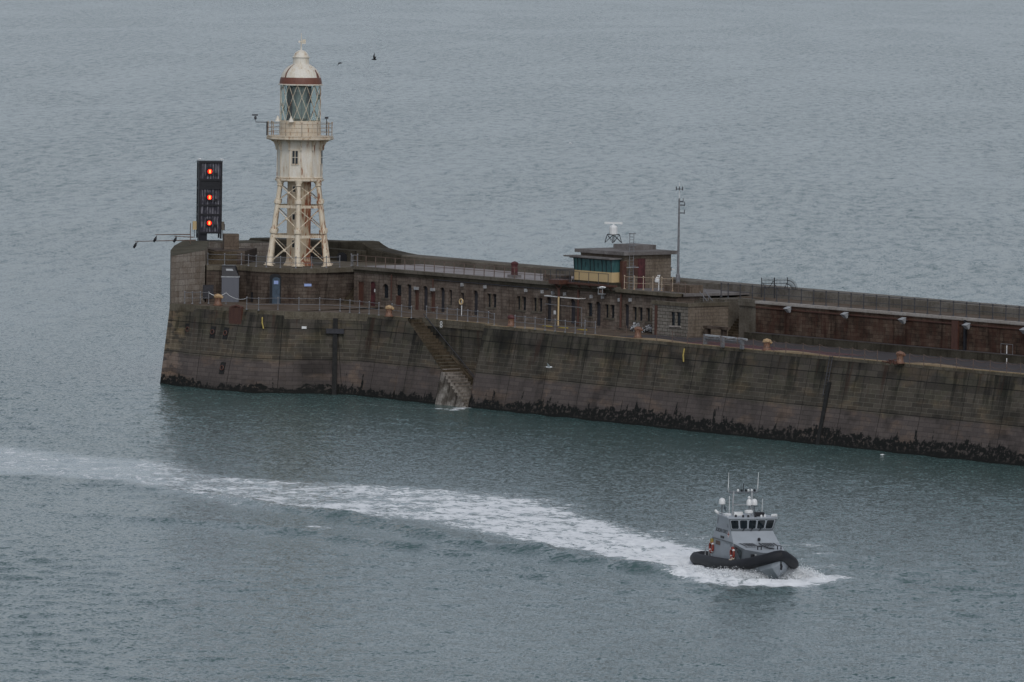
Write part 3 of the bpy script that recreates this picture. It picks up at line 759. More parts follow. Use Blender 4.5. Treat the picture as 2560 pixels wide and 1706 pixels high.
# end parapet: wide sloping wave wall wrapping the head
par = empty("wave_parapet", (-41.5, -8, 8.6), "broad pale stone wave wall with mossy sloping top at the tip of the breakwater", "parapet")
out = [(-41.0, -8.9, 13.70), (-46.6, -4.9, 13.95), (-51.6, -.7, 14.15), (-55.6, 3.5, 14.45), (-61, 11, 14.0), (-62.5, 18, 13.9)]
inn = [(-42.9, -3.0, 14.12), (-45.6, -.6, 14.25), (-48.6, 1.6, 14.35), (-51.6, 4.0, 14.5), (-56, 10.5, 14.0), (-57, 17, 13.9)]
w = MB(); tpm = MB(); Lr = 0
for i in range(len(out)-1):
    a, b = Vector(out[i]), Vector(out[i+1]); c, d = Vector(inn[i]), Vector(inn[i+1]); dl = (b-a).length
    fac = 0.03
    w.face([(b.x, b.y-.0, 8.3), (a.x, a.y, 8.3), tuple(a), tuple(b)], [(Lr+dl, 8.3), (Lr, 8.3), (Lr, a.z), (Lr+dl, b.z)])
    w.face([(c.x, c.y, 8.3), (d.x, d.y, 8.3), tuple(d), tuple(c)]); Lr += dl
    tpm.face([tuple(a+Vector((0, 0, .02))), tuple(c+Vector((0, 0, .02))), tuple(d+Vector((0, 0, .02))), tuple(b+Vector((0, 0, .02)))])
a, c = Vector(out[0]), Vector(inn[0])
w.face([(a.x, a.y, 8.3), (c.x, c.y, 8.3), tuple(c), tuple(a)], [(0, 8.3), ((a-c).xy.length, 8.3), ((a-c).xy.length, c.z), (0, a.z)])
w.build("wall", "pale", par); tpm.build("sloping_top", "mossy", par)
m = MB(); m.obox((-41.9, -5.6, 8.62), (a-c), .3, .3, .1)
# seaward parapet wall
sea = empty("seaward_wall", (0, 18, 12), "grey concrete storm wall running along the far seaward edge", "wall")
prof = [(-62.9, 13.9), (-62.8, 14.15), (-48, 14.5), (-43.6, 14.70), (-42.4, 14.68), (-41.6, 14.35), (-40.6, 14.02), (-39, 13.85), (-37, 13.66), (-35.4, 13.55), (-10, 13.42)]
def wallstrip(m, pr, y0, y1, zb):
    for i in range(len(pr)-1):
        (xa, za), (xb, zb_) = pr[i], pr[i+1]
        m.face([(xa, y0, zb), (xb, y0, zb), (xb, y0, zb_-.12), (xa, y0, za-.12)]); m.face([(xa, y0, za-.12), (xb, y0, zb_-.12), (xb, y0+.15, zb_), (xa, y0+.15, za)])
        m.face([(xa, y0+.15, za), (xb, y0+.15, zb_), (xb, y1, zb_), (xa, y1, za)]); m.face([(xb, y1, zb), (xa, y1, zb), (xa, y1, za), (xb, y1, zb_)])
m = MB(); wallstrip(m, prof[:-1], 18, 20.4, 12.0); m.build("raised_head_section", "darkpar", sea)
m = MB(); wallstrip(m, [(-35.4, 13.55), (-10, 13.42), (12, 13.27)], 18, 20.4, 12.0); m.build("brown_section", "concrete", sea)
m = MB(); wallstrip(m, [(12, 13.27), (62, 13.14), (135, 12.98)], 18, 20.4, 12.0); m.build("grey_section", "parapet", sea)
m = MB(); m.box(-60, -41.5, 16.6, 18, 12.4, 13.75); m.build("inner_ledge", "darkpar", sea)
for xx in (-50, -47, -44):
    g = MB(); arch_panel(g, Vector((xx, 16.55, 0)), Vector((1, 0, 0)), Vector((0, -1, 0)), 1.7, .95, 12.5, .05); g.build("arched_niche", "dark", sea)

# ------------------------------------------------------------ barracks building
bld = empty("barracks_building", (-5, 8.5, 8.5), "long low brown stone building with arched doors and paired windows under a flat white roof", "building")
def opening(f, x0, x1, yt, yb, Y):
    xm, ym = (x0+x1)/2, (yt+yb)/2
    return [at_y(*f(x0, ym), Y).x, at_y(*f(x1, ym), Y).x, max(8.62, at_y(*f(xm, yb), Y).z), at_y(*f(xm, yt), Y).z]
OPS = []
def op(f, x0, x1, yt, yb, kind, Y=8.5): OPS.append((opening(f, x0, x1, yt, yb, Y), kind))
op(c5, 135, 192, 410, 640, 'rdoor'); op(c5, 255, 307, 408, 655, 'rdoora'); op(c5, 378, 435, 432, 570, 'awin'); op(c5, 505, 560, 442, 655, 'half')
op(c5, 612, 660, 435, 700, 'adoor'); op(c5, 693, 733, 468, 700, 'rdoor'); op(c5, 768, 818, 452, 708, 'adoor'); op(c5, 850, 893, 480, 712, 'rdoor')
op(c5, 937, 985, 466, 720, 'adoor'); op(c5, 1025, 1056, 490, 640, 'win'); op(c5, 1143, 1173, 520, 585, 'win'); op(c5, 1260, 1310, 495, 750, 'adoor')
for a, b, t, u in ((1400, 1440, 526, 660), (1450, 1491, 529, 663), (1690, 1728, 552, 685), (1741, 1783, 556, 690), (1850, 1889, 566, 700), (1902, 1942, 570, 704)): op(c5, a, b, t, u, 'win')
op(c5, 1980, 2030, 560, 800, 'adoor'); op(c5, 2090, 2122, 570, 815, 'adoor'); op(c5, 2210, 2266, 580, 835, 'adoor')
op(c6, 475, 525, 1185, 1310, 'win'); op(c6, 552, 602, 1175, 1405, 'adoor')
for a, b, t, u in ((640, 678, 1200, 1325), (690, 731, 1204, 1328)): op(c6, a, b, t, u, 'win')
op(c6, 820, 866, 1196, 1435, 'adoor')
for a, b, t, u in ((903, 942, 1224, 1350), (954, 993, 1227, 1353), (1026, 1065, 1234, 1360), (1077, 1116, 1238, 1364)): op(c6, a, b, t, u, 'win')
def wall_open(m, x0, x1, z0, z1, Y, ops, dep):
    xs = sorted(set([x0, x1]+[v for o in ops for v in o[:2]])); zs = sorted(set([z0, z1]+[v for o in ops for v in o[2:4]]))
    for i in range(len(xs)-1):
        # merge cells vertically where there is no opening in this column
        xm = (xs[i]+xs[i+1])/2; col = [o for o in ops if o[0] < xm < o[1]]
        cuts = [(z0, z1)]
        for o in col:
            cuts = [c for a, b in cuts for c in ((a, min(b, o[2])), (max(a, o[3]), b)) if c[1]-c[0] > 1e-4]
        for a, b in cuts: m.face([(xs[i], Y, a), (xs[i+1], Y, a), (xs[i+1], Y, b), (xs[i], Y, b)])
    for o in ops:
        a, b, c, d = o[:4]
        m.face([(a, Y, c), (a, Y, d), (a, Y+dep, d), (a, Y+dep, c)]); m.face([(b, Y, c), (b, Y+dep, c), (b, Y+dep, d), (b, Y, d)])
        m.face([(a, Y, d), (b, Y, d), (b, Y+dep, d), (a, Y+dep, d)]); m.face([(a, Y, c), (a, Y+dep, c), (b, Y+dep, c), (b, Y, c)])
def arch_fill(m, o, Y):
    a, b, c, d = o; w = b-a; h = w*.42; k = 8
    arc_ = [(a+w/2-w/2*math.cos(t), d-h+h*math.sin(t)) for t in [math.pi*i/k for i in range(k+1)]]
    L_ = [(a, Y, d)]+[(x, Y, z) for x, z in arc_[:k//2+1]][::-1]; m.face(L_)
    R_ = [(b, Y, d)]+[(x, Y, z) for x, z in arc_[k//2:]][::-1]; m.face(R_)
m = MB(); XR = 21.6
wall_open(m, -31.5, XR, 8.2, 12.4, 8.5, [o for o, k in OPS], .35)
for o, k in OPS:
    if k in ('adoor', 'awin', 'rdoora'): arch_fill(m, o, 8.5)
m.face([(XR, 8.5, 8.2), (XR, 13, 8.2), (XR, 13, 12.4), (XR, 8.5, 12.4)]); m.face([(-31.5, 13, 8.2), (-31.5, 8.5, 8.2), (-31.5, 8.5, 12.4), (-31.5, 13, 12.4)])
m.build("wall", "stone", bld)
sill = MB()
for o, k in OPS:
    a, b, c, d = o; Y = 8.8
    if k in ('rdoor', 'rdoora'):
        g = MB(); g.box(a, b, 8.62, 8.84, c, d); dd = g.build("door", "darkred" if k == 'rdoora' else "rust", bld)
        g = MB(); g.box((a+b)/2+.12, (a+b)/2+.32, 8.6, 8.615, c+1.5, c+1.85)
        if k == 'rdoora': g.build("notice", "whitep", dd)
    elif k == 'adoor':
        g = MB(); g.box(a, b, 8.78, 8.84, c, d-.35); g.box(a, b, 8.80, 8.84, d-.33, d); g.build("door", "shutter", bld)
    elif k == 'half':
        g = MB(); g.box(a, b, 8.78, 8.84, c+1.2, d); g.build("window", "glassd", bld)
        g = MB(); g.box(a, b, 8.58, 8.84, c, c+1.15); g.build("rusty_panel", "rust", bld)
    else:
        g = MB(); g.box(a, b, 8.80, 8.84, c, d); wf = g.build("window", "shutter", bld)
        g = MB(); g.box(a+.08, b-.08, 8.77, 8.795, c+.08, d-.08); g.build("pane", "glassd", wf)
        g = MB(); g.box(a-.1, b+.1, 8.42, 8.85, c-.16, c); g.build("sill", "concrete", wf)
wins = [o for o, k in OPS if k == 'win']
for a_, b_ in zip(wins[:-1], wins[1:]):
    if 0 < b_[0]-a_[1] < .45:
        g = MB(); g.box(a_[1]+.01, b_[0]-.01, 8.44, 8.52, a_[2]-.02, a_[3]+.02); g.build("window_mullion", "coping", bld)
# roof with coping and dark cornice
rf = MB(); rf.box(-31.5, 4.6, 8.8, 18, 12.38, 12.74); roof = rf.build("roof", "roof", bld)
m = MB(); m.box(-31.6, 12.4, 8.18, 8.95, 12.44, 12.78); m.build("coping", "concrete", roof)
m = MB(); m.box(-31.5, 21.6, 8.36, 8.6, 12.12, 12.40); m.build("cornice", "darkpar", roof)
m = MB(); m.box(4.6, 21.9, 8.9, 18, 12.30, 12.55); m.build("terrace", "greyroof", roof)
m = MB(); m.box(12.5, 21.9, 8.05, 9.1, 12.30, 12.62); m.build("rounded_coping", "coping", roof, bevel=.12)
# drain pipes and conduits
for (a, b) in ((c5(465, 340), c5(470, 600)), (c5(872, 385), c5(866, 480)), (c6(793, 1100), c6(800, 1420)), (c6(395, 1060), c6(398, 1390))):
    pa, pb = at_y(*a, 8.36), at_y(*b, 8.36); big = a[0] > 1400
    g = MB(); g.tube([pa, (pa.x, 8.36, pb.z)], .11 if big else .07, 8); g.build("drain_pipe", "rust", bld)
pa, pb = at_y(*c5(880, 378), 8.4), at_y(*c5(2000, 490), 8.4)
g = MB(); g.tube([(pa.x, 8.4, 12.0), (pb.x, 8.4, 12.0)], .05, 6); g.build("conduit", "darkrail", bld)
for x, y in ((1163, 440), (1388, 460), (1787, 495), (1948, 508), (2052, 520), (2168, 530)):
    p = at_y(*c5(x, y), 8.4); g = MB(); g.obox((p.x, 8.32, p.z-.17), (1, 0, 0), .18, .3, .34); g.build("vent_hood", "lamp", bld)
for x, y in ((521, 1128), (628, 1130), (783, 1158), (885, 1158)):
    p = at_y(*c6(x, y), 8.4); g = MB(); g.obox((p.x, 8.32, p.z-.17), (1, 0, 0), .18, .3, .34); g.build("vent_hood", "lamp", bld)
for x, y in ((712, 478), (873, 490)):
    p = at_y(*c5(x, y), 8.4); g = MB(); g.obox((p.x, 8.35, p.z-.12), (1, 0, 0), .5, .3, .3); g.build("lamp_box", "lamp", bld)
p = at_y(*c5(2065, 712), 8.45); g = MB(); g.box(p.x-.16, p.x+.16, 8.44, 8.49, p.z-.2, p.z+.2); g.build("notice", "whitep", bld)
# rusty brackets of the control room gangway
gy = empty("service_canopy", at_y(*c5(2060, 560), 8.3), "thin pale pipe canopy on a yellow post against the stone building", "canopy")
pa, pb = at_y(*c5(1965, 548), 7.6), at_y(*c5(2300, 578), 7.6)
g = MB(); g.tube([pa, pb], .06, 6); g.tube([(pa.x, 8.5, pa.z), pa], .05, 6); g.tube([(pb.x, 8.5, pb.z), pb], .05, 6); g.build("pipe", "whitep", gy)
pa, pb = at_y(*c5(1975, 628), 7.6), at_y(*c5(2330, 665), 7.6)
g = MB(); g.tube([pa, pb, (pb.x, 7.6, 8.45)], .045, 6); g.build("lower_pipe", "rail", gy)
pt_ = at_y(*c5(2105, 470), 7.4); g = MB(); g.tube([(pt_.x, 7.4, 8.4), (pt_.x, 7.4, pt_.z-.9)], .09, 8); g.build("yellow_post", "ypanel", gy)
g = MB(); g.tube([(pt_.x, 7.4, pt_.z-.9), (pt_.x, 7.4, pt_.z)], .14, 8); g.tube([(pt_.x, 7.4, pt_.z-.3), (pt_.x-.7, 7.4, pt_.z+.45)], .07, 6); g.tube([(pt_.x, 7.4, pt_.z-.3), (pt_.x+.6, 7.4, pt_.z+.45)], .07, 6); g.obox((pt_.x-.1, 7.6, pt_.z+.4), (1, 0, 0), 1.7, 1.6, .45); g.build("rusty_bracket", "rust", gy)
for x, y in ((1995, 842), (2150, 858), (2335, 878)):
    p = at_z(*c5(x, y), 8.5); g = MB(); g.obox((p.x, p.y, 8.43), (1, 0, 0), 1.2, .35, .08); o = g.build("yellow_kerb_block", "yellow"); origin_to(o, (p.x, p.y, 8.43))
    tag(o, {1995: "low yellow block on the quay left of the yellow canopy post", 2150: "low yellow block on the quay right of the yellow canopy post", 2335: "low yellow block below the control room, rightmost of three"}[x], "kerb block", "yellow kerb blocks")

# annex
ann = empty("stone_annex", (23, 7, 8.4), "square pale stone block with one paired window at the right end of the building", "building")
AX0, AX1 = 19.6, 25.1
oa = [opening(c6, a, b, t, u, 7.0) for a, b, t, u in ((1254, 1296, 1270, 1398), (1307, 1349, 1272, 1400))]
m = MB(); wall_open(m, AX0, AX1, 8.2, 11.55, 7.0, oa, .3); m.build("front_wall", "annex_cool_light", ann)
m = MB(); m.face([(AX1, 7, 8.2), (AX1, 12.4, 8.2), (AX1, 12.4, 11.55), (AX1, 7, 11.55)]); m.build("side_wall", "annex", ann); m = MB(); m.face([(AX0, 8.5, 8.2), (AX0, 7, 8.2), (AX0, 7, 11.55), (AX0, 8.5, 11.55)]); m.build("side_wall", "annex", ann)
for o in oa:
    a, b, c, d = o
    g = MB(); g.box(a, b, 7.24, 7.3, c, d); wf = g.build("window", "shutter", ann)
    g = MB(); g.box(a+.07, b-.07, 7.2, 7.23, c+.07, d-.07); g.build("pane", "glassd", wf)
    g = MB(); g.box(a-.1, b+.1, 6.9, 7.3, c-.14, c); g.build("sill", "whitecop", wf)
m = MB(); m.box(AX0-.1, AX1+.12, 6.88, 7.5, 11.5, 11.86); m.box(AX1-.5, AX1+.12, 7.5, 12.4, 11.5, 11.86); m.box(AX0, AX1-.5, 7.5, 12.4, 11.4, 11.62); m.build("roof_coping", "coping", ann)
m = MB(); m.box(19.9, 23.4, 11.4, 12.4, 11.6, 12.1); m.box(19.9, 22, 10.8, 11.4, 11.6, 11.86); m.build("roof_steps", "concrete", ann)
m = MB(); m.box(20.0, 20.35, 6.93, 7.0, 8.3, 11.4); m.build("drain_strip", "rust", ann)

# retaining wall with walkway, bench ledge
ret = empty("promenade_wall", (60, 12.6, 8.4), "rust stained retaining wall with white coping carrying the upper walkway", "wall")
m = MB(); m.box(29.05, 135, 12.6, 13.2, 8.2, 11.9); m.build("wall", "rustwall", ret)
m = MB(); m.box(26.5, 29.04, 12.6, 16.4, 8.2, 12.05); m.box(21.9, 24.4, 12.45, 16.4, 8.2, 12.08); m.build("plain_bay", "concrete", ret)
m = MB(); m.box(29.0, 135, 12.5, 13.3, 11.93, 12.2); m.build("white_coping", "whitecop", ret)
m = MB(); m.box(26.45, 29.0, 12.45, 13.3, 11.6, 12.32); m.build("end_coping", "concrete", ret)
m = MB(); m.box(26.5, 135, 13.25, 16.4, 12.07, 12.16); m.box(21.9, 135, 16.4, 18.02, 11.7, 12.16); m.build("walkway", "deck", ret)
m = MB(); m.box(29.05, 135, 12.5, 12.62, 11.5, 11.62); m.build("string_course", "rust", ret)
m = MB(); m.box(29.2, 135, 11.0, 12.62, 8.2, 9.05); m.build("bench_ledge", "tarmac", ret)
m = MB(); m.box(29.2, 135, 10.94, 11.1, 8.2, 9.1); m.build("ledge_edge", "darkpar", ret)
for c_, w_ in (((1625, 560), .9), ((1700, 560), .28)):
    p = at_y(*c7(*c_), 12.55); m = MB(); m.box(p.x-w_/2, p.x+w_/2, 12.4, 12.62, 9.06, 11.85 if w_ > .5 else 12.0); m.build("drain_pipe" if w_ < .5 else "dark_run", "rust" if w_ > .5 else "black", ret)
m = MB()
for k in range(15): m.box(24.42, 26.48, 12.6+k*.25, 16.39, 8.35+k*.25, 8.6+k*.25)
m.build("stair", "steps", ret)
m = MB(); m.box(25.6, 28.9, 8.6, 9.3, 9.35, 9.6); m.box(25.7, 26.1, 8.7, 9.2, 8.35, 9.35); m.box(28.2, 28.6, 8.7, 9.2, 8.35, 9.35); o = m.build("stone_table", "bastion"); origin_to(o, (27.2, 9, 8.35))
tag(o, "dark stone slab on two piers beside the pale stone annex", "slab")
# floodlights on the rust wall
def flood(p, lab):
    e = empty("wall_floodlight", p, lab, "floodlight", "floodlights on the rust stained wall")
    x, y, z = p
    m = MB(); m.hexa([(x-.28, y-.15, z-.45), (x+.28, y-.15, z-.45), (x+.28, y+.1, z-.35), (x-.28, y+.1, z-.35), (x-.42, y-.75, z+.12), (x+.42, y-.75, z+.12), (x+.42, y+.05, z+.42), (x-.42, y+.05, z+.42)]); [m.v.__setitem__(i, Vector((x, y, z))+(q-Vector((x, y, z)))*.68) for i, q in enumerate(m.v)]; m.build("housing", "lamp", e)
    m = MB(); m.tube([(x, y-.1, z), (x, 12.6, z)], .05, 6); m.build("arm", "darkrail", e)
    m = MB(); m.hexa([(x-.46, y-.8, z+.13), (x+.46, y-.8, z+.13), (x+.46, y+.08, z+.43), (x-.46, y+.08, z+.43), (x-.46, y-.8, z+.17), (x+.46, y-.8, z+.17), (x+.46, y+.08, z+.47), (x-.46, y+.08, z+.47)]); [m.v.__setitem__(i, Vector((x, y, z))+(q-Vector((x, y, z)))*.68) for i, q in enumerate(m.v)]; m.build("hood", "lamp", e)
for c_, lab in (((370, 345), "square grey floodlight nearest the stone annex"), ((800, 388), "square grey floodlight second from the stone annex"), ((1235, 428), "square grey floodlight third from the stone annex"), ((1718, 470), "square grey floodlight beside the black drain pipe"), ((2150, 505), "square grey floodlight cut by the right edge of the photo")):
    flood(at_y(*c7(*c_), 12.1), lab)

# ------------------------------------------------------------ control room
cr = empty("control_room", (8, 10, 12.6), "flat roofed stone lookout with green shuttered bay over a yellowed band", "lookout building")
CX0, CX1, CY0, CY1 = 4.9, 11.9, 9.7, 16.0
m = MB(); m.prism([(CX0, CY0), (CX1, CY0), (CX1, CY1), (CX0, CY1)], 12.4, 16.0); m.build("wall", "annex", cr)
m = MB(); m.box(CX0-.45, CX1+.45, CY0-.45, CY1+.45, 16.0, 16.36); rs = m.build("roof", "greyroof", cr)
m = MB(); m.box(6.2, 9.6, 13.0, 15.9, 16.34, 16.85); m.build("roof_plinth", "greyroof", rs)
m = MB(); m.hexa([(5.35, 8.5, 13.2), (11.35, 8.5, 13.2), (11.35, 9.72, 13.2), (5.35, 9.72, 13.2), (5.35, 8.5, 14.22), (11.35, 8.5, 14.22), (11.35, 9.72, 14.22), (5.35, 9.72, 14.22)])
bay = m.build("bay_base", "ypanel", cr)
m = MB(); m.hexa([(5.38, 8.52, 14.22), (11.32, 8.52, 14.22), (11.32, 9.72, 14.22), (5.38, 9.72, 14.22), (5.25, 8.4, 15.56), (11.32, 8.4, 15.56), (11.32, 9.72, 15.56), (5.25, 9.72, 15.56)])
gl = m.build("shuttered_bay", "greenglass", cr)
for x in (5.35, 5.95, 6.55, 7.95, 8.55, 9.85, 10.5, 11.32):
    m = MB(); m.tube([(x, 8.49, 14.22), (x, 8.37, 15.56)], .045, 4); m.build("mullion", "black", gl)
for x in (7.2, 9.2):
    m = MB(); m.tube([(x, 8.45, 14.6), (x, 8.41, 15.1)], .03, 4); m.build("latch", "black", gl)
m = MB(); m.box(4.2, 11.6, 7.95, 9.72, 15.56, 15.70); m.build("bay_roof", "greyroof", cr)
m = MB(); m.box(4.9, 11.6, 8.2, 8.35, 15.46, 15.56); m.build("eave", "black", cr)
# door and red shutter on the end wall
pa, pb = at_x(*k4(1200, 700), CX1), at_x(*k4(1380, 1190), CX1)
m = MB(); m.box(CX1, CX1+.08, pa.y+.6, pb.y, 12.56, pa.z); dr = m.build("door", "darkred", cr)
m = MB(); m.box(CX1, CX1+.05, pa.y, pa.y+.55, 13.9, pa.z); m.build("red_panel", "rust", cr)
m = MB(); m.box(CX1-.3, CX1+.12, CY0-.35, CY0+.2, 12.5, 15.4); m.build("rusted_corner", "rust", cr)
# gangway under the bay with brackets
m = MB(); m.box(2.5, 12.2, 7.7, 8.55, 12.78, 12.95); gw = m.build("gangway", "rust", cr)
for x in (3.0, 4.8, 6.7, 8.4, 10.2, 11.6):
    m = MB(); m.tube([(x, 7.75, 12.85), (x, 8.45, 12.3)], .07, 5); m.build("bracket", "rust", cr)
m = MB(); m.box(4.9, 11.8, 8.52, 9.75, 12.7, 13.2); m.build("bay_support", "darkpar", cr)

def railing(name, label, group, pts, h, rails, mat, r=.045, rr=.028, ball=True, cat="railing", chain=False, slack=.25, railmat=None):
    e = empty(name, pts[0], label, cat, group)
    pm = None; pts = [Vector(p) for p in pts]
    for p in pts:
        if pm is None:
            m = MB(); m.tube([(0, 0, 0), (0, 0, h)], r, 6)
            if ball:
                m.sphere((0, 0, h+r*1.2), r*1.9, 6); m.sphere((0, 0, h*.5), r*1.5, 6)
                m.lathe([(r*2.6, 0), (r*2.6, .05), (r, .12)], (0, 0, 0), 6)
            pm = m.data("post", mat, Vector((0, 0, 0)))
        o = bpy.data.objects.new("post", pm); COL.objects.link(o); o.parent = e; o.location = p-pts[0]
    for f in rails:
        if chain:
            for a, b in zip(pts[:-1], pts[1:]):
                m = MB(); k = 6; m.tube([a+(b-a)*t+Vector((0, 0, h*f-slack*4*t*(1-t))) for t in [i/k for i in range(k+1)]], rr, 4); m.build("chain", railmat or mat, e)
        else:
            m = MB(); m.tube([p+Vector((0, 0, h*f)) for p in pts], rr, 5); m.build("rail", railmat or mat, e)
    return e
def line_pts(a, b, n): a, b = Vector(a), Vector(b); return [a+(b-a)*i/(n-1) for i in range(n)]
# rails over roof, walkway, deck
zt = 12.78
railing("roof_railing", "grey and brown railing along the white roof edge of the long building", "upper railings", line_pts((-31.2, 8.55, zt), (.6, 8.55, zt), 20), 1.15, (1.0, .5), "brownrail", ball=False)
railing("gangway_railing", "dark thin railing in front of the green shuttered bay", "upper railings", line_pts((.8, 7.8, 12.95), (11.6, 7.8, 12.95), 8), 1.15, (1.0, .1), "darkrail", .035, .025, ball=False)
railing("terrace_railing", "pale rusty railing in front of the lookout's red door", "upper railings", [at_z(*k4(x, y), 12.62) for x, y in ((1052, 1195), (1210, 1205), (1360, 1212), (1515, 1220), (1660, 1228), (1838, 1235))], 1.3, (.98, .5), "whiterail")
railing("annex_railing", "short rusty railing on the roof step beside the tall mast", "upper railings", line_pts((18.3, 9.6, 12.55), (21.6, 9.6, 12.55), 4), 1.15, (1, .5), "brownrail", ball=False)
wp = [at_y(*k5(x, y), 12.8) for x, y in ((1058, 380), (1172, 390))]
xs = [wp[0].x, wp[1].x]
while xs[-1] < 100: xs.append(xs[-1]+1.85)
railing("promenade_railing", "long grey railing on the white coping of the rust stained wall", "upper railings", [(x, 12.85, 12.25) for x in xs], 1.35, (1.0, .5), "darkrail", .05, .03)
rp = [at_z(*k1(x, y), ZU) for x, y in ((850, 725), (1150, 735), (1450, 735))]
rp += [Vector((CB.x+(RB-.25)*math.cos(R(a)), CB.y+(RB-.25)*math.sin(R(a)), ZU)) for a in (-100, -86, -72, -56, -40, -24)]+[Vector((-33.7, 6.4, ZU)), Vector((-33.8, 8.3, ZU))]
railing("bastion_railing", "grey railing round the foot of the lighthouse", "upper railings", rp, 1.15, (.97, .48), "rail")
railing("stair_head_railing", "short railing at the head of the stair between bastion and building", "upper railings", [(-31.9, 8.6, 12.55), (-31.4, 8.0, 12.78), (-31.0, 8.55, 12.78)], 1.2, (.97, .5), "rail")
def deckpts(pix, z=8.5): return [at_z(px, py, z) for px, py in pix]
hp = [at_z(*k1(x, y), 8.7) for x, y in ((440, 1420), (577, 1425), (718, 1420), (866, 1425))]
railing("quay_railing", "short grey railing by the pale stone wave wall", "quay edge railings", hp, 1.2, (1, .5), "rail")
hp = [at_z(*k1(x, y), 8.65) for x, y in ((866, 1425), (1175, 1430), (1545, 1530))]
railing("chain_barrier", "pale chain sagging in front of the grey kiosk", "chain barriers", hp, 1.2, (1.0,), "rail", .04, .035, chain=True, slack=.35, railmat="whitep")
hp = [at_z(*k1(1545, 1530), 8.62), at_z(*k1(1757, 1545), 8.62)]+[at_z(*k2(x, y), 8.6) for x, y in ((105, 1390), (478, 1400), (848, 1400), (1212, 1420), (1386, 1440), (1558, 1455), (1730, 1470), (1903, 1490))]
railing("quay_railing", "grey railing along the curved quay edge below the lighthouse", "quay edge railings", hp, 1.25, (1, .5), "rail")
railing("quay_railing", "grey railing on the quay between the orange bollard and the landing stair", "quay edge railings", [at_z(*c5(x, y), 8.5) for x, y in ((470, 742), (563, 755), (660, 768))], 1.15, (1, .5), "rail")
railing("quay_railing", "grey railing above the landing stair marked with an 8", "quay edge railings", [Vector((at_y(*c5(x, y), 2.3).x, 2.3, 8.47)) for x, y in ((808, 765), (910, 775), (1010, 785), (1110, 793), (1212, 805), (1310, 815), (1415, 830))]+[Vector((1.6, 1.0, 8.43))], 1.15, (1, .5), "rail")
railing("quay_railing", "grey railing on the quay right of the red bollard below the lookout", "quay edge railings", [at_z(*c5(x, y), 8.45) for x, y in ((1675, 858), (1773, 868), (1872, 880), (1970, 890), (2068, 898), (2167, 908), (2265, 918), (2360, 928))]+[at_z(*c6(x, y), 8.42) for x, y in ((458, 1462), (553, 1474))], 1.15, (1, .5), "rail")
cp = [at_z(*c6(x, y), 8.42) for x, y in ((605, 1478), (735, 1492), (845, 1502))]
railing("chain_barrier", "thin brown chain fence in front of the heap of netting", "chain barriers", cp, 1.1, (1.0, .55), "brownrail", .035, .022, ball=False, chain=True)
cp = [at_z(*k5(x, y), 8.40) for x, y in ((10, 1130), (265, 1160), (510, 1190), (765, 1220), (1060, 1240), (1325, 1258), (1587, 1290), (1925, 1320))]+[at_z(*c7(x, y), 8.37) for x, y in ((345, 678), (475, 690), (600, 697), (748, 716), (845, 722), (940, 730), (1035, 740))]
railing("chain_barrier", "long thin chain fence along the cream roadway edge below the annex", "chain barriers", cp, 1.15, (1.0, .55), "brownrail", .035, .022, ball=False, chain=True)
cp = [at_z(*c7(x, y), 8.36) for x, y in ((1278, 766), (1385, 775), (1513, 787), (1630, 800), (1757, 810), (1885, 820), (2010, 830), (2115, 838))]
cp += [cp[-1]+Vector((1.9*k, 0, 0)) for k in range(1, 6)]
railing("chain_barrier", "thin chain fence at the right end of the quay beyond the rusty bollard", "chain barriers", cp, 1.15, (1.0, .55), "brownrail", .035, .022, ball=False, chain=True)
# ------------------------------------------------------------ lighthouse
LC = Vector((-38.9, 6.6, ZU))
lh = empty("lighthouse", LC, "white cast iron lighthouse on splayed legs with rust streaks and a domed lantern", "lighthouse")
A0 = math.atan2(TOW.y, TOW.x)
def pol(r, a, z): return Vector((LC.x+r*math.cos(a), LC.y+r*math.sin(a), LC.z+z))
legs = [A0+k*math.pi/3 for k in range(6)]
def rleg(z): return 3.60+(2.35-3.60)*z/9.0
m = MB(); m.lathe([(1.75, 0), (1.68, .12), (1.45, .45), (1.38, .7), (1.36, 9.2)], LC, 8, A0+R(22)); stem = m.build("stair_tube", "rusty_white", lh)
for z, y in ((1.9, 0), (4.9, 0), (7.9, 0)):
    a = A0-R(22); t = Vector((-math.sin(a), math.cos(a), 0)); c = pol(1.30, a, z)
    m = MB(); m.obox(c, t, .42, .2, .95 if z < 2 else .8); wf = m.build("stair_window", "cream_paint", stem)
    m = MB(); m.obox(c+Vector((math.cos(a), math.sin(a), 0))*.06+Vector((0, 0, .1)), t, .26, .14, .75 if z < 2 else .58); m.build("pane", "glassd", wf)
for i, a in enumerate(legs):
    m = MB()
    prof = [(0, .62), (.06, .62), (.16, .40), (.25, .34), (3.45, .29), (3.5, .42), (3.72, .46), (3.95, .42), (4.0, .28), (6.65, .25), (6.7, .38), (6.9, .41), (7.1, .38), (7.15, .25), (8.55, .235), (8.65, .34), (8.85, .30), (9.1, .46), (9.25, .46)]
    m.tube([pol(rleg(z), a, z) for z, r in prof], [r for z, r in prof], 10); m.build("leg", "cream_paint", lh, smooth=True)
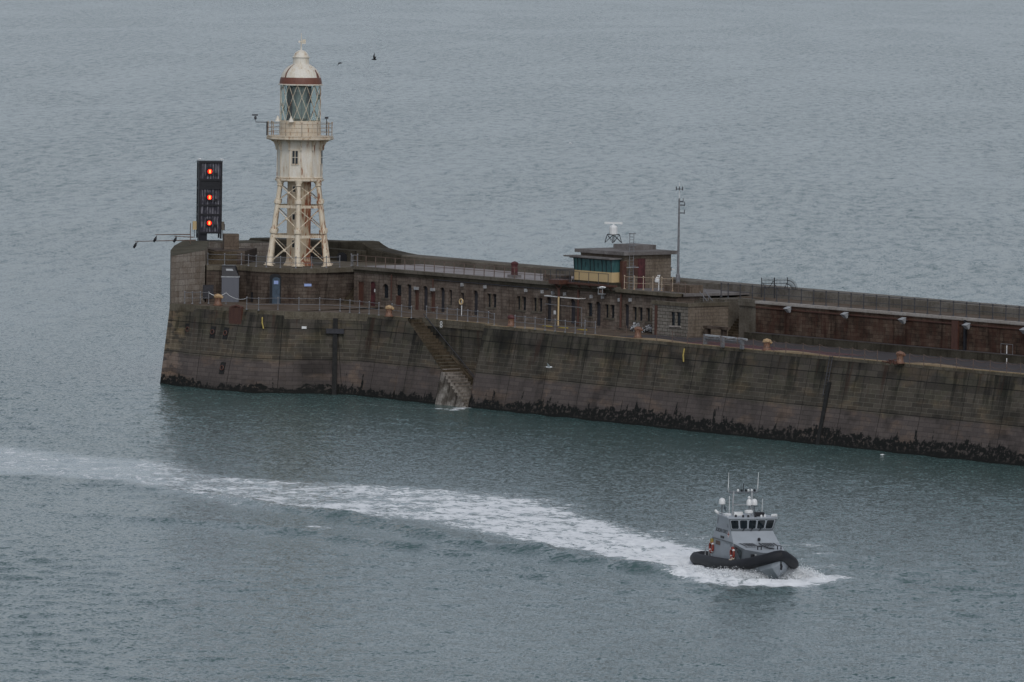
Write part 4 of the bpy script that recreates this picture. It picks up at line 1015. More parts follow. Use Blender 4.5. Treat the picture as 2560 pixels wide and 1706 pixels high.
for i in range(6):
    a, b = legs[i], legs[(i+1) % 6]
    for z in (3.2, 6.4):
        m = MB(); p, q_ = pol(rleg(z), a, z), pol(rleg(z), b, z); t = (q_-p).normalized()
        m.obox((p+q_)/2-Vector((0, 0, .14)), t, (q_-p).length-.35, .16, .30); m.build("girder", "cream_paint", lh)
    for z0, z1 in ((.35, 3.0), (3.95, 6.2), (7.05, 8.7)):
        for s_, e_ in ((a, b), (b, a)):
            m = MB(); m.tube([pol(rleg(z0)-.05, s_, z0), pol(rleg(z1)-.05, e_, z1)], .055, 5); m.build("brace", "cream_paint", lh)
        m = MB(); mid = (pol(rleg((z0+z1)/2), a, (z0+z1)/2)+pol(rleg((z0+z1)/2), b, (z0+z1)/2))/2; m.sphere(mid, .16, 8); m.build("brace_boss", "cream_paint", lh)
m = MB(); m.lathe([(2.45, 9.1), (2.66, 9.2), (2.66, 9.36), (2.5, 9.42), (2.58, 9.52), (2.45, 9.6)], LC, 12, A0+R(5)); m.build("base_moulding", "gallery", lh)
m = MB(); m.lathe([(2.42, 9.5), (2.42, 13.7)], LC, 12, A0+R(5)); drum = m.build("watch_room", "white", lh)
for k in range(12):
    a = A0+R(5)+k*math.pi/6
    m = MB(); m.tube([pol(2.44, a, 9.6), pol(2.44, a, 13.6)], .045, 4); m.build("seam_rib", "gallery", drum)
    # curved bracket
    m = MB(); pts = [(2.42, 12.45), (2.62, 12.5), (2.66, 12.9), (2.85, 13.3), (3.2, 13.52), (3.5, 13.6)]
    for j in range(len(pts)-1):
        (r0, z0), (r1, z1) = pts[j], pts[j+1]; t = Vector((-math.sin(a), math.cos(a), 0))*.07
        p0, p1, p2, p3 = pol(r0, a, z0), pol(r1, a, z1), pol(max(2.42, r1-.0), a, 13.62), pol(max(2.42, r0), a, 13.62)
        m.hexa([p0-t, p1-t, p1+t, p0+t, p3-t, p2-t, p2+t, p3+t])
    m.build("gallery_bracket", "gallery", lh)
for da in (-20, 72):
    a = A0+R(5)+R(-15) if da == -20 else A0+R(5)+R(75)
    n = Vector((math.cos(a), math.sin(a), 0)); t = Vector((-n.y, n.x, 0)); c = pol(2.36, a, 10.95)
    m = MB(); m.obox(c, t, .86, .14, 1.62); wf = m.build("window", "gallery", lh)
    for s in (-1, 1):
        m = MB(); m.obox(c+n*.05+t*s*.17+Vector((0, 0, .12)), t, .25, .1, 1.38); m.build("pane", "glassd", wf)
    m = MB(); m.obox(c+n*.08+Vector((0, 0, .78)), t, .62, .1, .05); m.build("glazing_bar", "white", wf)
m = MB(); m.lathe([(2.4, 13.55), (3.5, 13.6), (3.66, 13.68), (3.66, 13.82), (3.56, 13.86), (3.62, 13.95), (3.62, 14.02), (2.3, 14.06)], LC, 12, A0+R(5)); m.build("gallery_deck", "gallery", lh)
m = MB(); m.lathe([(2.36, 14.0), (2.28, 14.1), (2.24, 15.6), (2.12, 15.64)], LC, 24); m.build("lantern_base", "gallery", lh)
gr = MB()
for k in range(12):
    a = A0+R(5)+k*math.pi/6; m = MB(); m.tube([pol(3.45, a, 14.0), pol(3.45, a, 15.45)], .05, 6); m.sphere(pol(3.45, a, 15.48), .09, 6); m.build("gallery_post", "whiterail", lh)
for z in (14.45, 14.9, 15.35):
    m = MB(); m.tube([pol(3.45, A0+R(5)+k*math.pi/6, z) for k in range(12)], .028, 5, closed=True); m.build("gallery_rail", "whiterail", lh)
# lantern glazing
tg = NT("pale_green_lantern_glass")
tg.b.inputs['Transmission Weight'].default_value = .92; tg.b.inputs['IOR'].default_value = 1.08
tg.done((.66, .76, .74), .05)
m = MB(); m.lathe([(2.13, 15.6), (2.13, 19.5)], LC, 32, cap=False); m.build("lantern_glass", tg.m, lh, smooth=True)
m = MB(); m.lathe([(.5, 15.6), (.95, 15.9), (.95, 19.3), (.5, 19.45)], LC, 16); m.build("lens", "lens", lh, smooth=True)
for k in range(10):
    a = k*math.pi/5+.1; m = MB(); m.tube([pol(.99, a, 15.9), pol(.99, a, 19.3)], .04, 4); m.build("lens_bar", "dgreyp", lh)
m = MB(); m.obox(pol(1.35, A0-R(55), 15.7), (RGT.x, RGT.y, 0), .55, .1, 3.7); m.build("dark_blind", "black", lh)
m = MB(); m.obox(pol(1.3, A0+R(48), 17.6), (RGT.x, RGT.y, 0), .4, .1, 1.8); m.build("dark_blind", "black", lh)
NB = 14
for k in range(NB):
    a = A0+k*2*math.pi/NB+.1
    for s in (-1, 1):
        pts = [pol(2.19, a+s*(2*math.pi/NB)*1.5*i/8, 15.62+3.9*i/8) for i in range(9)]
        m = MB(); m.tube(pts, .034, 4); m.build("astragal", "cream_paint", lh)
for z in (15.62, 19.5):
    m = MB(); m.tube([pol(2.2, k*math.pi/16, z) for k in range(32)], .05, 5, closed=True); m.build("glazing_ring", "cream_paint", lh)
m = MB(); m.lathe([(2.2, 19.46), (2.44, 19.5), (2.44, 19.58), (2.3, 19.62)], LC, 32); m.build("eaves_ring", "white", lh, smooth=True)
m = MB(); m.lathe([(2.30, 19.6), (2.27, 19.95), (2.17, 20.32)], LC, 32, cap=False); m.build("rusted_band", "rustband", lh, smooth=True)
dome = [(2.17, 20.32), (2.02, 20.75), (1.75, 21.15), (1.4, 21.48), (1.05, 21.68), (.9, 21.74)]
m = MB(); m.lathe(dome, LC, 32); dm = m.build("dome", "white", lh, smooth=True)
m = MB(); m.lathe([(.9, 21.72), (.88, 21.8), (.88, 22.42), (.98, 22.46), (.98, 22.52), (.84, 22.56), (.8, 22.75), (.62, 23.02), (.35, 23.2), (.06, 23.3)], LC, 24); m.build("cupola", "white", dm, smooth=True)
m = MB(); m.tube([pol(0, 0, 23.25), pol(0, 0, 23.8), pol(0, 0, 25.1)], [.09, .06, .03], 6); m.build("spindle", "white", dm)
v_ = Vector((RGT.x, RGT.y, 0)); c = pol(0, 0, 24.15)
m = MB(); m.tube([c-v_*.3, c+v_*.5], .05, 5); m.obox(c+v_*.3-Vector((0, 0, .22)), v_, .38, .04, .48); m.obox(c-v_*.2-Vector((0, 0, .12)), v_, .2, .05, .24); m.build("weather_vane", "white", dm)
rs_ = [(k, math.sin(k)) for k in range(3)]
m = MB()
a = A0-R(48)
for j in range(len(dome)-1):
    (r0, z0), (r1, z1) = dome[j], dome[j+1]; w0, w1 = .05, .045
    m.face([pol(r0+.015, a-w0, z0), pol(r0+.015, a+w0, z0), pol(r1+.015, a+w1, z1), pol(r1+.015, a-w1, z1)])
m.build("rust_run", "rustband", dm)
a = A0+R(62); m = MB()
for j in range(2):
    (r0, z0), (r1, z1) = dome[j], dome[j+1]; w0 = .13-.05*j
    m.face([pol(r0+.015, a-w0, z0), pol(r0+.015, a+w0, z0), pol(r1+.015, a+w0*.7, z1), pol(r1+.015, a-w0*.7, z1)])
m.build("rust_run", "rustband", dm)
for a in (A0-R(22), A0-R(80)):
    c = pol(2.45, a, 15.55); n = Vector((math.cos(a), math.sin(a), 0))
    m = MB(); m.lathe([(.34, 0), (.30, .06), (.05, .62)], c, 10); m.build("vent_cowl", "white", lh)
# post with camera at the left of the gallery
c = pol(3.55, A0-R(92), 14.0)
m = MB(); m.tube([c, c+Vector((0, 0, 1.5))], .11, 6); m.tube([c+Vector((0, 0, 1.42)), c-RGT*1.25+Vector((0, 0, 1.42)), c-RGT*1.3+Vector((0, 0, 1.9))], .045, 5); arm = m.build("camera_arm", "darkrail", lh)
m = MB(); m.lathe([(.10, 0), (.16, .15), (.12, .32), (.07, .36)], c-RGT*1.3+Vector((0, 0, 1.7)), 10); m.obox(c-RGT*1.35+Vector((0, 0, 2.1)), RGT, .62, .3, .16); m.build("camera_head", "darkrail", arm)
c2_ = pol(2.9, A0+R(80), 15.9); m = MB(); m.obox(c2_, RGT, .4, .25, .22); m.tube([c2_, c2_-Vector((0, 0, 1.8))], .04, 5); m.build("side_lamp", "darkrail", lh)

# ------------------------------------------------------------ signal tower
TC = at_z(521, 601, 13.95)+Vector((-1.0, .8, 0)); TC.z = 14.12
sg = empty("signal_tower", TC, "black mesh-clad traffic signal tower showing three red lights", "signal tower")
ax = (RGT*math.cos(R(10))-TOW*math.sin(R(10))).normalized()          # along the front face
ay = Vector((-ax.y, ax.x, 0))                                          # away from the camera
W_, D_ = 2.62, 2.0
def tp(a, b, z): return TC+ax*a+ay*b+Vector((0, 0, z))
for a in (-1, 1):
    for b in (-1, 1):
        m = MB(); m.obox(tp(a*(W_/2-.09), b*(D_/2-.09), 0), ax, .18, .18, 8.6); m.build("corner_post", "black", sg)
zb, zt_ = .55, 8.6
lev = [.55, 2.75, 3.65, 5.7, 6.6, 8.45]
for z in (.55, 2.55, 3.6, 5.5, 6.45, 8.4):
    m = MB()
    for b in (-1, 1): m.obox(tp(0, b*(D_/2-.06), z), ax, W_, .14, .22)
    for a in (-1, 1): m.obox(tp(a*(W_/2-.06), 0, z), ay, D_, .14, .22)
    m.build("frame_band", "black", sg)
for k, (z0, z1) in enumerate(((.75, 2.55), (2.75, 3.6), (3.8, 5.5), (5.7, 6.45), (6.65, 8.4))):
    m = MB(); m.obox(tp(0, -D_/2+.12, z0), ax, W_-.34, .04, z1-z0); m.build("mesh_panel", "mesh" if k != 3 else "black", sg)
    m = MB(); m.obox(tp(W_/2-.1, 0, z0), ay, D_-.3, .04, z1-z0); m.build("side_panel", "black", sg)
    m = MB(); m.obox(tp(0, D_/2-.12, z0), ax, W_-.3, .04, z1-z0); m.obox(tp(-W_/2+.1, 0, z0), ay, D_-.3, .04, z1-z0); m.build("back_panel", "black", sg)
m = MB(); m.obox(tp(0, 0, 8.6), ax, W_+.06, D_+.06, .05); m.build("top_plate", "black", sg)
m = MB(); m.obox(tp(-.75, 0, -.6), ax, .9, 1.5, 1.2); m.obox(tp(.6, -.5, -1.5), ax, 1.6, 1.2, 1.3); m.build("base_cabinet", "black", sg)
el = NT("red_signal_glow"); el.b.inputs['Base Color'].default_value = (.4, .0, .0, 1)
el.b.inputs['Emission Color'].default_value = (1, .0, .0, 1); el.b.inputs['Emission Strength'].default_value = 2.2
eh = NT("red_signal_core"); eh.b.inputs['Base Color'].default_value = (1, .3, .1, 1)
eh.b.inputs['Emission Color'].default_value = (1, .09, .015, 1); eh.b.inputs['Emission Strength'].default_value = 7
for z in (1.75, 4.62, 7.5):
    c = tp(-.12, -D_/2-.02, z)
    m = MB(); m.obox(c-Vector((0, 0, .38)), ax, .66, .22, .86); ls = m.build("lamp_box", "black", sg)
    m = MB(); m.tube([c-ay*.1, c-ay*.22], .25, 14); m.build("lens_ring", MAT['redglow'] if 'redglow' in MAT else el.m, ls)
    m = MB(); m.obox(c-ay*.24-Vector((0, 0, .18)), ax, .2, .05, .36); m.build("lamp_core", eh.m, ls)
    m = MB(); m.obox(c+ax*.72-Vector((0, 0, .45)), ax, .4, .12, .3); m.build("junction_box", "black", ls)
for s in (-1, 1):
    c = tp(s*(W_/2+.35), -.3, .95)
    if s > 0: c = tp(W_/2+.12, -.9, .95)
    m = MB(); m.obox(c, ax, .42 if s < 0 else .3, .4, .95); m.build("side_cabinet", "ypanel" if s < 0 else "concrete", sg)
    m = MB(); m.obox(c+ax*.28*(1), ax, .16, .42, .95) if s < 0 else m.obox(c+ax*.18, ax, .1, .3, .7); m.tube([c, c-Vector((0, 0, .9))], .04, 4); m.build("cabinet_edge", "darkrail", sg)
# outrigger poles with hanging lamps
for (a, b, hang, lab) in (((K := k1)(540, 190), (387.5, 587), (391, 596), "upper long thin pole with a hanging lamp left of the signal tower"), (k1(600, 240), (435.5, 591), (441, 597), "short thin pole with a hanging lamp nearest the signal tower"), (k1(640, 290), (337, 604), (341, 611), "longest thin pole with a hanging lamp, lowest of the three")):
    n_ = TOW; dplane = (Vector((-48, 1.0, 14))-CAM)
    def onp(px, py):
        r = ray(px, py); t = dplane.dot(n_)/r.dot(n_); return CAM+r*t
    A, B, Hh = onp(*a), onp(*b), onp(*hang)
    e = empty("outrigger_pole", A, lab, "pole", "poles with hanging lamps")
    m = MB(); m.tube([A, B], [.06, .035], 6); m.build("pole", "brownrail", e)
    m = MB(); m.tube([B+(A-B)*.06, Hh+Vector((0, 0, .1))], .03, 4); m.tube([Hh+Vector((0, 0, .2)), Hh-RGT*.12-Vector((0, 0, .1)), Hh-RGT*.3-Vector((0, 0, .4))], [.05, .16, .12], 8); m.build("hanging_lamp", "black", e)
A = onp(*k1(540, 300)); m = MB(); m.tube([A-Vector((0, 0, .4)), A+Vector((0, 0, 1.9))], .05, 5); o = m.build("pole_stanchion", "brownrail"); origin_to(o, A-Vector((0, 0, .4))); tag(o, "short upright stanchion holding the thin poles left of the signal tower", "stanchion")
# concrete box beside the tower
m = MB(); c = at_z(*k1(1230, 457), 13.95); m.obox((c.x-.5, c.y+.6, 13.9), ax, 1.62, 1.4, 1.72); o = m.build("concrete_box", "box"); origin_to(o, c); tag(o, "square sandy concrete box beside the foot of the signal tower", "box")
# kiosk on the lower deck
kp = at_z(*k1(1255, 1400), 8.62)
kk = empty("grey_kiosk", kp, "ribbed grey metal kiosk with dark sloped hood beside the bastion wall", "kiosk")
kx = (Vector((*front[2], 0))-Vector((*front[1], 0))).normalized(); kx = (RGT*.96+kx*.2).normalized()
m = MB(); m.obox(kp+Vector((-.7, .5, 0)), kx, 1.85, 1.5, 2.75); m.build("cabin", "kiosk", kk)
m = MB(); m.obox(kp+Vector((-.7, .5, 2.68)), kx, 1.98, 1.6, .12); m.build("band", "lamp", kk)
ky = Vector((-kx.y, kx.x, 0)); c = kp+Vector((-.7, .5, 2.8))
P = [c+kx*a*.92+ky*b for a, b in ((-1, -.75), (1, -.75), (1, .8), (-1, .8))]
Q = [c+kx*a+ky*b+Vector((0, 0, z)) for a, b, z in ((-.95, -.1, 1.05), (.35, -.1, 1.05), (.6, .8, 1.05), (-.95, .8, 1.05))]
m = MB(); m.hexa(P+Q); m.build("hood", "black", kk)
m = MB(); m.hexa([p+Vector((0, 0, .02)) for p in Q]+[p+Vector((0, 0, .1))-ky*.12 for p in Q]); m.build("hood_top", "lamp", kk)
m = MB(); m.mesh([P[0]*.25+Q[0]*.75+kx*.45-ky*.03, P[0]*.45+Q[0]*.55+kx*.45-ky*.03, P[1]*.45+Q[1]*.55-kx*.3-ky*.03, P[1]*.25+Q[1]*.75-kx*.3-ky*.03], [(0, 1, 2, 3)]); m.build("hood_glazing", "lamp", kk)

# ------------------------------------------------------------ roof furniture
rc_ = at_y(*k4(870, 455), 14.4)
rd = empty("radar_scanner", (rc_.x, 14.4, 16.85), "white radar scanner bar on a dark trestle on the lookout roof", "radar")
x, y, z = rc_.x, 14.4, 16.85
m = MB()
for sa in (-1, 1):
    for sb in (-1, 1): m.tube([(x+sa*.62, y+sb*.62, z), (x+sa*.45, y+sb*.45, z+.86)], .05, 4)
for sa, sb, ta, tb in ((-1, -1, 1, -1), (1, -1, 1, 1), (1, 1, -1, 1), (-1, 1, -1, -1)):
    m.tube([(x+sa*.62, y+sb*.62, z), (x+ta*.45, y+tb*.45, z+.86)], .03, 4); m.tube([(x+sa*.45, y+sb*.45, z+.86), (x+ta*.45, y+tb*.45, z+.86)], .04, 4); m.tube([(x+ta*.62, y+tb*.62, z), (x+sa*.45, y+sb*.45, z+.86)], .03, 4)
m.build("trestle", "black", rd)
m = MB(); m.lathe([(.42, .88), (.42, 1.6), (.36, 1.75), (.1, 1.85), (.08, 2.0)], (x, y, z), 12); m.build("drum", "whitep", rd)
dv = (RGT*.96+TOW*.28).normalized()
m = MB(); m.obox((x, y, z+1.95), dv, 1.9, .2, .2); m.build("scanner_bar", "whitep", rd)
# ladder with hoops
lp = at_x(*k4(1160, 1195), CX1+.35); e = empty("access_ladder", (lp.x, lp.y, 12.56), "grey caged ladder up to the lookout roof in front of the red door", "ladder")
pz = 18.3
for s in (-.28, .28):
    m = MB(); m.tube([(lp.x, lp.y+s, 12.5), (lp.x, lp.y+s, pz)], .035, 5); m.build("stile", "rail", e)
for k in range(19):
    m = MB(); m.tube([(lp.x, lp.y-.28, 12.8+k*.3), (lp.x, lp.y+.28, 12.8+k*.3)], .022, 4); m.build("rung", "rail", e)
for z in (14.9, 17.0, 18.25):
    m = MB(); m.tube([(lp.x+.45*math.sin(t), lp.y-.42*math.cos(t), z) for t in [math.pi*i/8 for i in range(9)]], .035, 4); m.build("cage_hoop", "rail", e)
m = MB(); m.obox((lp.x+.2, lp.y, 14.75), (0, 1, 0), 1.4, .3, .06); m.build("platform", "lamp", e)
# mast
mp = Vector((16.5, 13.0, 12.3)); e = empty("antenna_mast", mp, "tall slim grey mast with small aerials at its top", "mast")
m = MB(); m.tube([mp, mp+Vector((0, 0, 1.9)), mp+Vector((0, 0, 1.95)), mp+Vector((0, 0, 9.7))], [.24, .22, .14, .09], 10); m.build("pole", "rail", e)
m = MB(); m.tube([mp+Vector((0, 0, 9.7)), mp+Vector((0, 0, 11.3))], .035, 5); m.build("whip", "whitep", e)
for z, l in ((9.0, .55), (8.2, .55), (9.35, .4)):
    m = MB(); b_ = mp+Vector((0, 0, z)); m.tube([b_, b_+RGT*l], .05, 4); m.tube([b_+RGT*l-Vector((0, 0, .1)), b_+RGT*l+Vector((0, 0, .35))], .05, 4); m.build("side_aerial", "darkrail", e)
m = MB(); b_ = mp+Vector((0, 0, 10.6)); m.obox(b_, RGT, .75, .08, .08); 
for k in (-.32, 0, .32): m.tube([b_+RGT*k-Vector((0, 0, .1)), b_+RGT*k+Vector((0, 0, .3))], .05, 5)
m.build("aerial_head", "darkrail", e)
# weathered block at the mast foot
m = MB(); m.box(16.8, 20.9, 10.8, 12.6, 12.3, 13.35); o = m.build("stone_block", "cream", bevel=.3); origin_to(o, (18.8, 11.7, 12.3)); tag(o, "rounded sandy stone block beside the foot of the tall mast", "block")
o.data.materials[0] = MAT['box']
# stair handrails on annex
for i, (a, b, lab) in enumerate(((k5(715, 330), k5(835, 475), "thin sloping handrail on the annex roof, left of the pair"), (k5(790, 300), k5(925, 475), "thin sloping handrail on the annex roof, right of the pair"))):
    A, B = at_y(*a, 10.8), at_y(*b, 10.0); m = MB(); m.tube([A, B], .045, 5); m.tube([(A+B)/2, (A+B)/2-Vector((0, 0, .5))], .035, 5); o = m.build("stair_handrail", "rail"); origin_to(o, B); tag(o, lab, "handrail", "handrails on the annex roof")
# red ventilator chimney
p = at_y(*c5(1670, 355), 10.5); p.z = 12.74; e = empty("roof_ventilator", p, "short red painted ventilator on the white roof near the lookout", "ventilator")
m = MB(); m.lathe([(.36, .3), (.34, 1.3), (.38, 1.35), (.40, 1.5), (.3, 1.62), (.05, 1.7)], p, 14); m.build("flue", "redpaint", e)
m = MB(); m.obox(p, (1, 0, 0), 1.1, 1.0, .3); m.build("base", "greyroof", e)
# gangway gate frame by the bay
A = at_y(*c5(2080, 290), 8.2); B = at_y(*c5(2255, 285), 8.2); m = MB()
m.tube([(A.x, 8.2, 12.8), (A.x, 8.2, A.z), (B.x, 8.2, A.z+.1), (B.x, 8.2, 12.8)], .05, 5); m.tube([(A.x, 8.2, 13.3), (B.x, 8.2, 13.3)], .03, 4); m.tube([((A.x+B.x)/2, 8.2, 12.8), ((A.x+B.x)/2, 8.2, A.z)], .03, 4)
o = m.build("gate_frame", "darkrail"); origin_to(o, (A.x, 8.2, 12.8)); tag(o, "dark tubular gate frame at the left end of the green bay", "gate frame")
m = MB(); p = at_y(*c5(2075, 375), 9.6); m.box(p.x-1.6, p.x+1.3, 9.2, 10.6, 12.74, 13.45); o = m.build("brick_plinth", "stone"); origin_to(o, (p.x, 9.9, 12.74)); tag(o, "low brown stone plinth on the roof left of the green bay", "plinth")
# white security lamps on the terrace rail and at the end wall
p = at_z(*k4(1612, 1220), 12.62); e = empty("dome_camera", p, "white dome camera on a curved arm at the terrace railing", "camera")
m = MB(); m.tube([p, p+Vector((0, 0, 1.35)), p+Vector((0, 0, 1.55))+RGT*.12, p+Vector((0, 0, 1.5))-RGT*.15], .06, 6); m.build("arm", "whitep", e)
m = MB(); m.lathe([(.05, .5), (.2, .3), (.24, .0), (.16, -.1)], p-RGT*.2+Vector((0, 0, .9)), 10); m.build("housing", "whitep", e)
p = at_y(*k4(1795, 895), 16.2); e = empty("wall_lamp", p, "small dark lamp on the far corner of the lookout wall", "lamp")
m = MB(); m.obox(p, RGT, .35, .3, .35); m.build("housing", "black", e); m = MB(); m.tube([p+RGT*.15+Vector((0, 0, .15)), p+RGT*.5+Vector((0, 0, .1))], .06, 5); m.build("arm", "whitep", e)
# spiked fan fence
gate = empty("spiked_fence", (28, 16.5, 12.2), "dark spiked iron fence with a fan shaped end across the storm wall", "fence")
def fp(x, y): return at_y(*k5(x, y), 17.6)
def bar(m, a, b, r=.025): m.tube([a, b], r, 4)
for x in list(range(1725, 2150, 22)):
    m = MB(); bar(m, fp(x, 262), fp(x, 95+((x % 44) == 0)*5), .02); m.build("spike", "black", gate)
m = MB(); bar(m, fp(1725, 135), fp(2150, 135)); bar(m, fp(1725, 190), fp(2150, 190)); bar(m, fp(1725, 250), fp(2150, 265)); m.build("cross_rail", "black", gate)
m = MB(); bar(m, fp(1725, 95), fp(1725, 430), .06); bar(m, fp(1935, 95), fp(1935, 440), .06); bar(m, fp(2145, 90), fp(2145, 280), .05); m.build("upright", "black", gate)
m = MB(); bar(m, fp(1740, 175), fp(1820, 300), .04); bar(m, fp(1920, 150), fp(1840, 270), .04); bar(m, fp(1940, 200), fp(2010, 320), .04); bar(m, fp(2140, 180), fp(2100, 270), .04); m.build("stay", "black", gate)
for r_ in (75, 140):
    m = MB(); m.tube([fp(2145+r_*math.sin(t), 290-(r_+10)*math.cos(t)) for t in [math.pi/2*i/10 for i in range(11)]], .035, 4); m.build("fan_ring", "black", gate)
for k in range(14):
    t = math.pi/2*(k+.5)/14
    m = MB(); bar(m, fp(2145+70*math.sin(t), 290-75*math.cos(t)), fp(2145+175*math.sin(t), 290-195*math.cos(t)), .02); m.build("spike", "black", gate)

# ------------------------------------------------------------ quay furniture
def bollard(p, capmat, lab, sc=1.0):
    e = empty("mooring_bollard", p, lab, "bollard", "mooring bollards along the quay edge")
    m = MB(); m.lathe([(.50*sc, 0), (.50*sc, .1), (.38*sc, .2), (.34*sc, .7), (.38*sc, .8)], p, 12); m.build("stem", "bollard", e, smooth=True)
    m = MB(); q0 = Vector(p)+Vector((0, 0, .85*sc)); m.tube([q0-RGT*.36*sc, q0-RGT*.25*sc+Vector((0, 0, .1)), q0+Vector((0, 0, .16)), q0+RGT*.3*sc+Vector((0, 0, .1)), q0+RGT*.52*sc-Vector((0, 0, .05))], [.12*sc, .24*sc, .27*sc, .22*sc, .13*sc], 10); m.build("head", capmat, e, smooth=True)
bollard(at_z(*k1(1030, 1455), 8.66), "yellowrust", "cream flaking bollard at the head in front of the grey kiosk", 1.0)
bollard(at_z(*c5(440, 752), 8.48), "yellowrust", "yellow and orange bollard on the quay left of the landing stair", .95)
bollard(at_z(*c5(1638, 850), 8.42), "redpaint", "dark red bollard on the quay right of the landing stair", .95)
bollard(at_z(*c6(950, 1512), 8.40), "bollard", "orange rusty bollard in front of the heap of netting", .9)
bollard(at_z(*k5(1808, 1290), 8.38), "yellowrust", "orange bollard with yellow cap beside the red hatched marking", .95)
bollard(at_z(*c7(1205, 752), 8.37), "bollard", "rust brown bollard with a heap of old chain, furthest right", .95)
# chain heap by the last bollard
m = MB(); c = at_z(*c7(1150, 752), 8.37)
for k in range(26):
    a = random.random()*6.28; rr_ = random.random()*.8; p = c+Vector((math.cos(a)*rr_*1.4, math.sin(a)*rr_*.5, .06+random.random()*.3*(1-rr_))); q_ = Vector((random.uniform(-1, 1), random.uniform(-1, 1), random.uniform(-.3, .3))).normalized()*.35
    m.tube([p, p+q_], .06, 5)
o = m.build("chain_heap", "rust"); origin_to(o, (c.x, c.y, 8.37)); tag(o, "heap of rusty chain lying beside the furthest right bollard", "chain", kind="stuff")
# netting heap
def heap(c, sx, sy, h, seed):
    rs = random.Random(seed); m = MB()
    for k in range(34):
        a = rs.random()*6.28; r_ = math.sqrt(rs.random()); p = c+Vector((math.cos(a)*r_*sx, math.sin(a)*r_*sy, (1-r_)*h*rs.uniform(.3, 1)))
        s = rs.uniform(.22, .42); base = len(m.v); m.sphere(p, s, 7, .7)
        for i in range(base, len(m.v)): m.v[i] = m.v[i]+Vector((rs.uniform(-1, 1), rs.uniform(-1, 1), rs.uniform(-1, 1)))*.09
    return m
c = at_z(*c6(1075, 1470), 8.4); o = heap(c+Vector((0, .5, .2)), 1.75, .8, .9, 3).build("netting_heap", "net"); origin_to(o, (c.x, c.y, 8.4)); tag(o, "heap of crumpled white and black netting, longer one against the stone wall", "netting heap", "heaps of netting")
c = at_z(*c6(945, 1455), 8.4); o = heap(c+Vector((0, .5, .2)), 1.0, .7, 1.5, 5).build("netting_heap", "net"); origin_to(o, (c.x, c.y, 8.4)); tag(o, "taller heap of white netting left of the longer heap, behind the orange bollard", "netting heap", "heaps of netting")
# grey guard rail on posts
e = empty("guard_rail", at_z(*k5(800, 1200), 8.4), "pale blue-grey steel guard rail on three posts by the chain fence", "guard rail")
gp = [at_z(*k5(x, y), 8.4) for x, y in ((800, 1195), (1085, 1232), (1405, 1262))]
for p in gp:
    m = MB(); m.obox(p, (1, 0, 0), .4, .25, 1.05); m.build("post", "rail", e)
m = MB(); m.tube([gp[0]+Vector((0, 0, .95)), gp[2]+Vector((.7, 0, .95))], .13, 6); m.build("rail", "lamp", e)
m = MB(); m.tube([gp[0]+Vector((0, -.05, .7)), gp[2]+Vector((0, -.05, .7))], .10, 6); m.build("rail", "rail", e)
# lifebuoy post
p = at_y(*c5(1152, 735), 8.0); p.z = 8.42; e = empty("lifebuoy_stand", p, "slim white post holding a small ring buoy against the stone building", "lifebuoy stand")
m = MB(); m.tube([p, p+Vector((0, 0, 1.9))], .05, 6); m.build("post", "whitep", e)
m = MB(); m.tube([p+Vector((.28*math.cos(t), -.08, 1.55+.28*math.sin(t))) for t in [k*math.pi/6 for k in range(12)]], .08, 6, closed=True); m.build("ring_buoy", "ypanel", e)
# white marker post right side, wire frame stand
p = at_z(*c7(2010, 757), 8.37); m = MB(); m.tube([p, p+Vector((0, 0, .5))], .045, 6); m.sphere(p+Vector((0, 0, .52)), .055, 6); o = m.build("marker_post", "whitep"); origin_to(o, p); tag(o, "short white marker post on the roadway near the right edge", "marker post")
A, B = at_y(*c7(1968, 602), 12.2), at_y(*c7(2055, 680), 12.2); e = empty("wire_frame", (A.x, 12.2, 9.05), "pale tubular frame barrier leaning on the rust stained wall", "barrier")
m = MB(); m.tube([(A.x, 12.2, 9.05), (A.x, 12.2, A.z), (B.x, 12.2, A.z), (B.x, 12.2, 9.05)], .035, 5, closed=True); m.build("frame", "rail", e)
m = MB(); m.tube([((A.x+B.x)/2, 12.2, 9.1), ((A.x+B.x)/2, 12.2, 9.9)], .05, 5); m.build("fitting", "whitep", e)
# access ladder down the quay
e = empty("quay_ladder", at_y(2078, 905, wy(8)-.1), "dark iron ladder fixed down the quay face near the right", "ladder")
lt = at_y(2077, 905, wy(8)-.12).x
for s in (-.2, .2):
    m = MB(); m.tube([(lt+s, wy(8.4)-.15, 8.5), (lt+s, wy(4.6)-.15, 4.6)], .04, 5); m.build("stile", "darkrail", e)
for k in range(13):
    z = 4.8+k*.3; m = MB(); m.tube([(lt-.2, wy(z)-.15, z), (lt+.2, wy(z)-.15, z)], .028, 4); m.build("rung", "darkrail", e)
# yellow ropes hanging on the wall
for px, py0, py1, lab in ((656, 793, 822, "short yellow hose hanging on the rounded head wall"), (1711, 872, 905, "short yellow hose hanging on the quay face below the annex")):
    if px < 1000: a = head_pt(px, py0)[0]+TOW*.15; b = head_pt(px+3, py1)[0]+TOW*.15
    else: a = at_y(px, py0, wy(7.6)-.08); b = at_y(px-2, py1, wy(6.2)-.08)
    m = MB(); m.tube([a, (a+b)/2-RGT*.08, b], .075, 6); o = m.build("yellow_hose", "yellow"); origin_to(o, b); tag(o, lab, "hose", "yellow hoses")
p, n, e_ = head_pt(*c4p(1355, 935)); m = MB(); m.obox(p+n*.05, e_, .5, .1, .25); o = m.build("wall_marker", "whitep"); origin_to(o, p); tag(o, "small white marker plate on the curved quay wall", "marker plate")

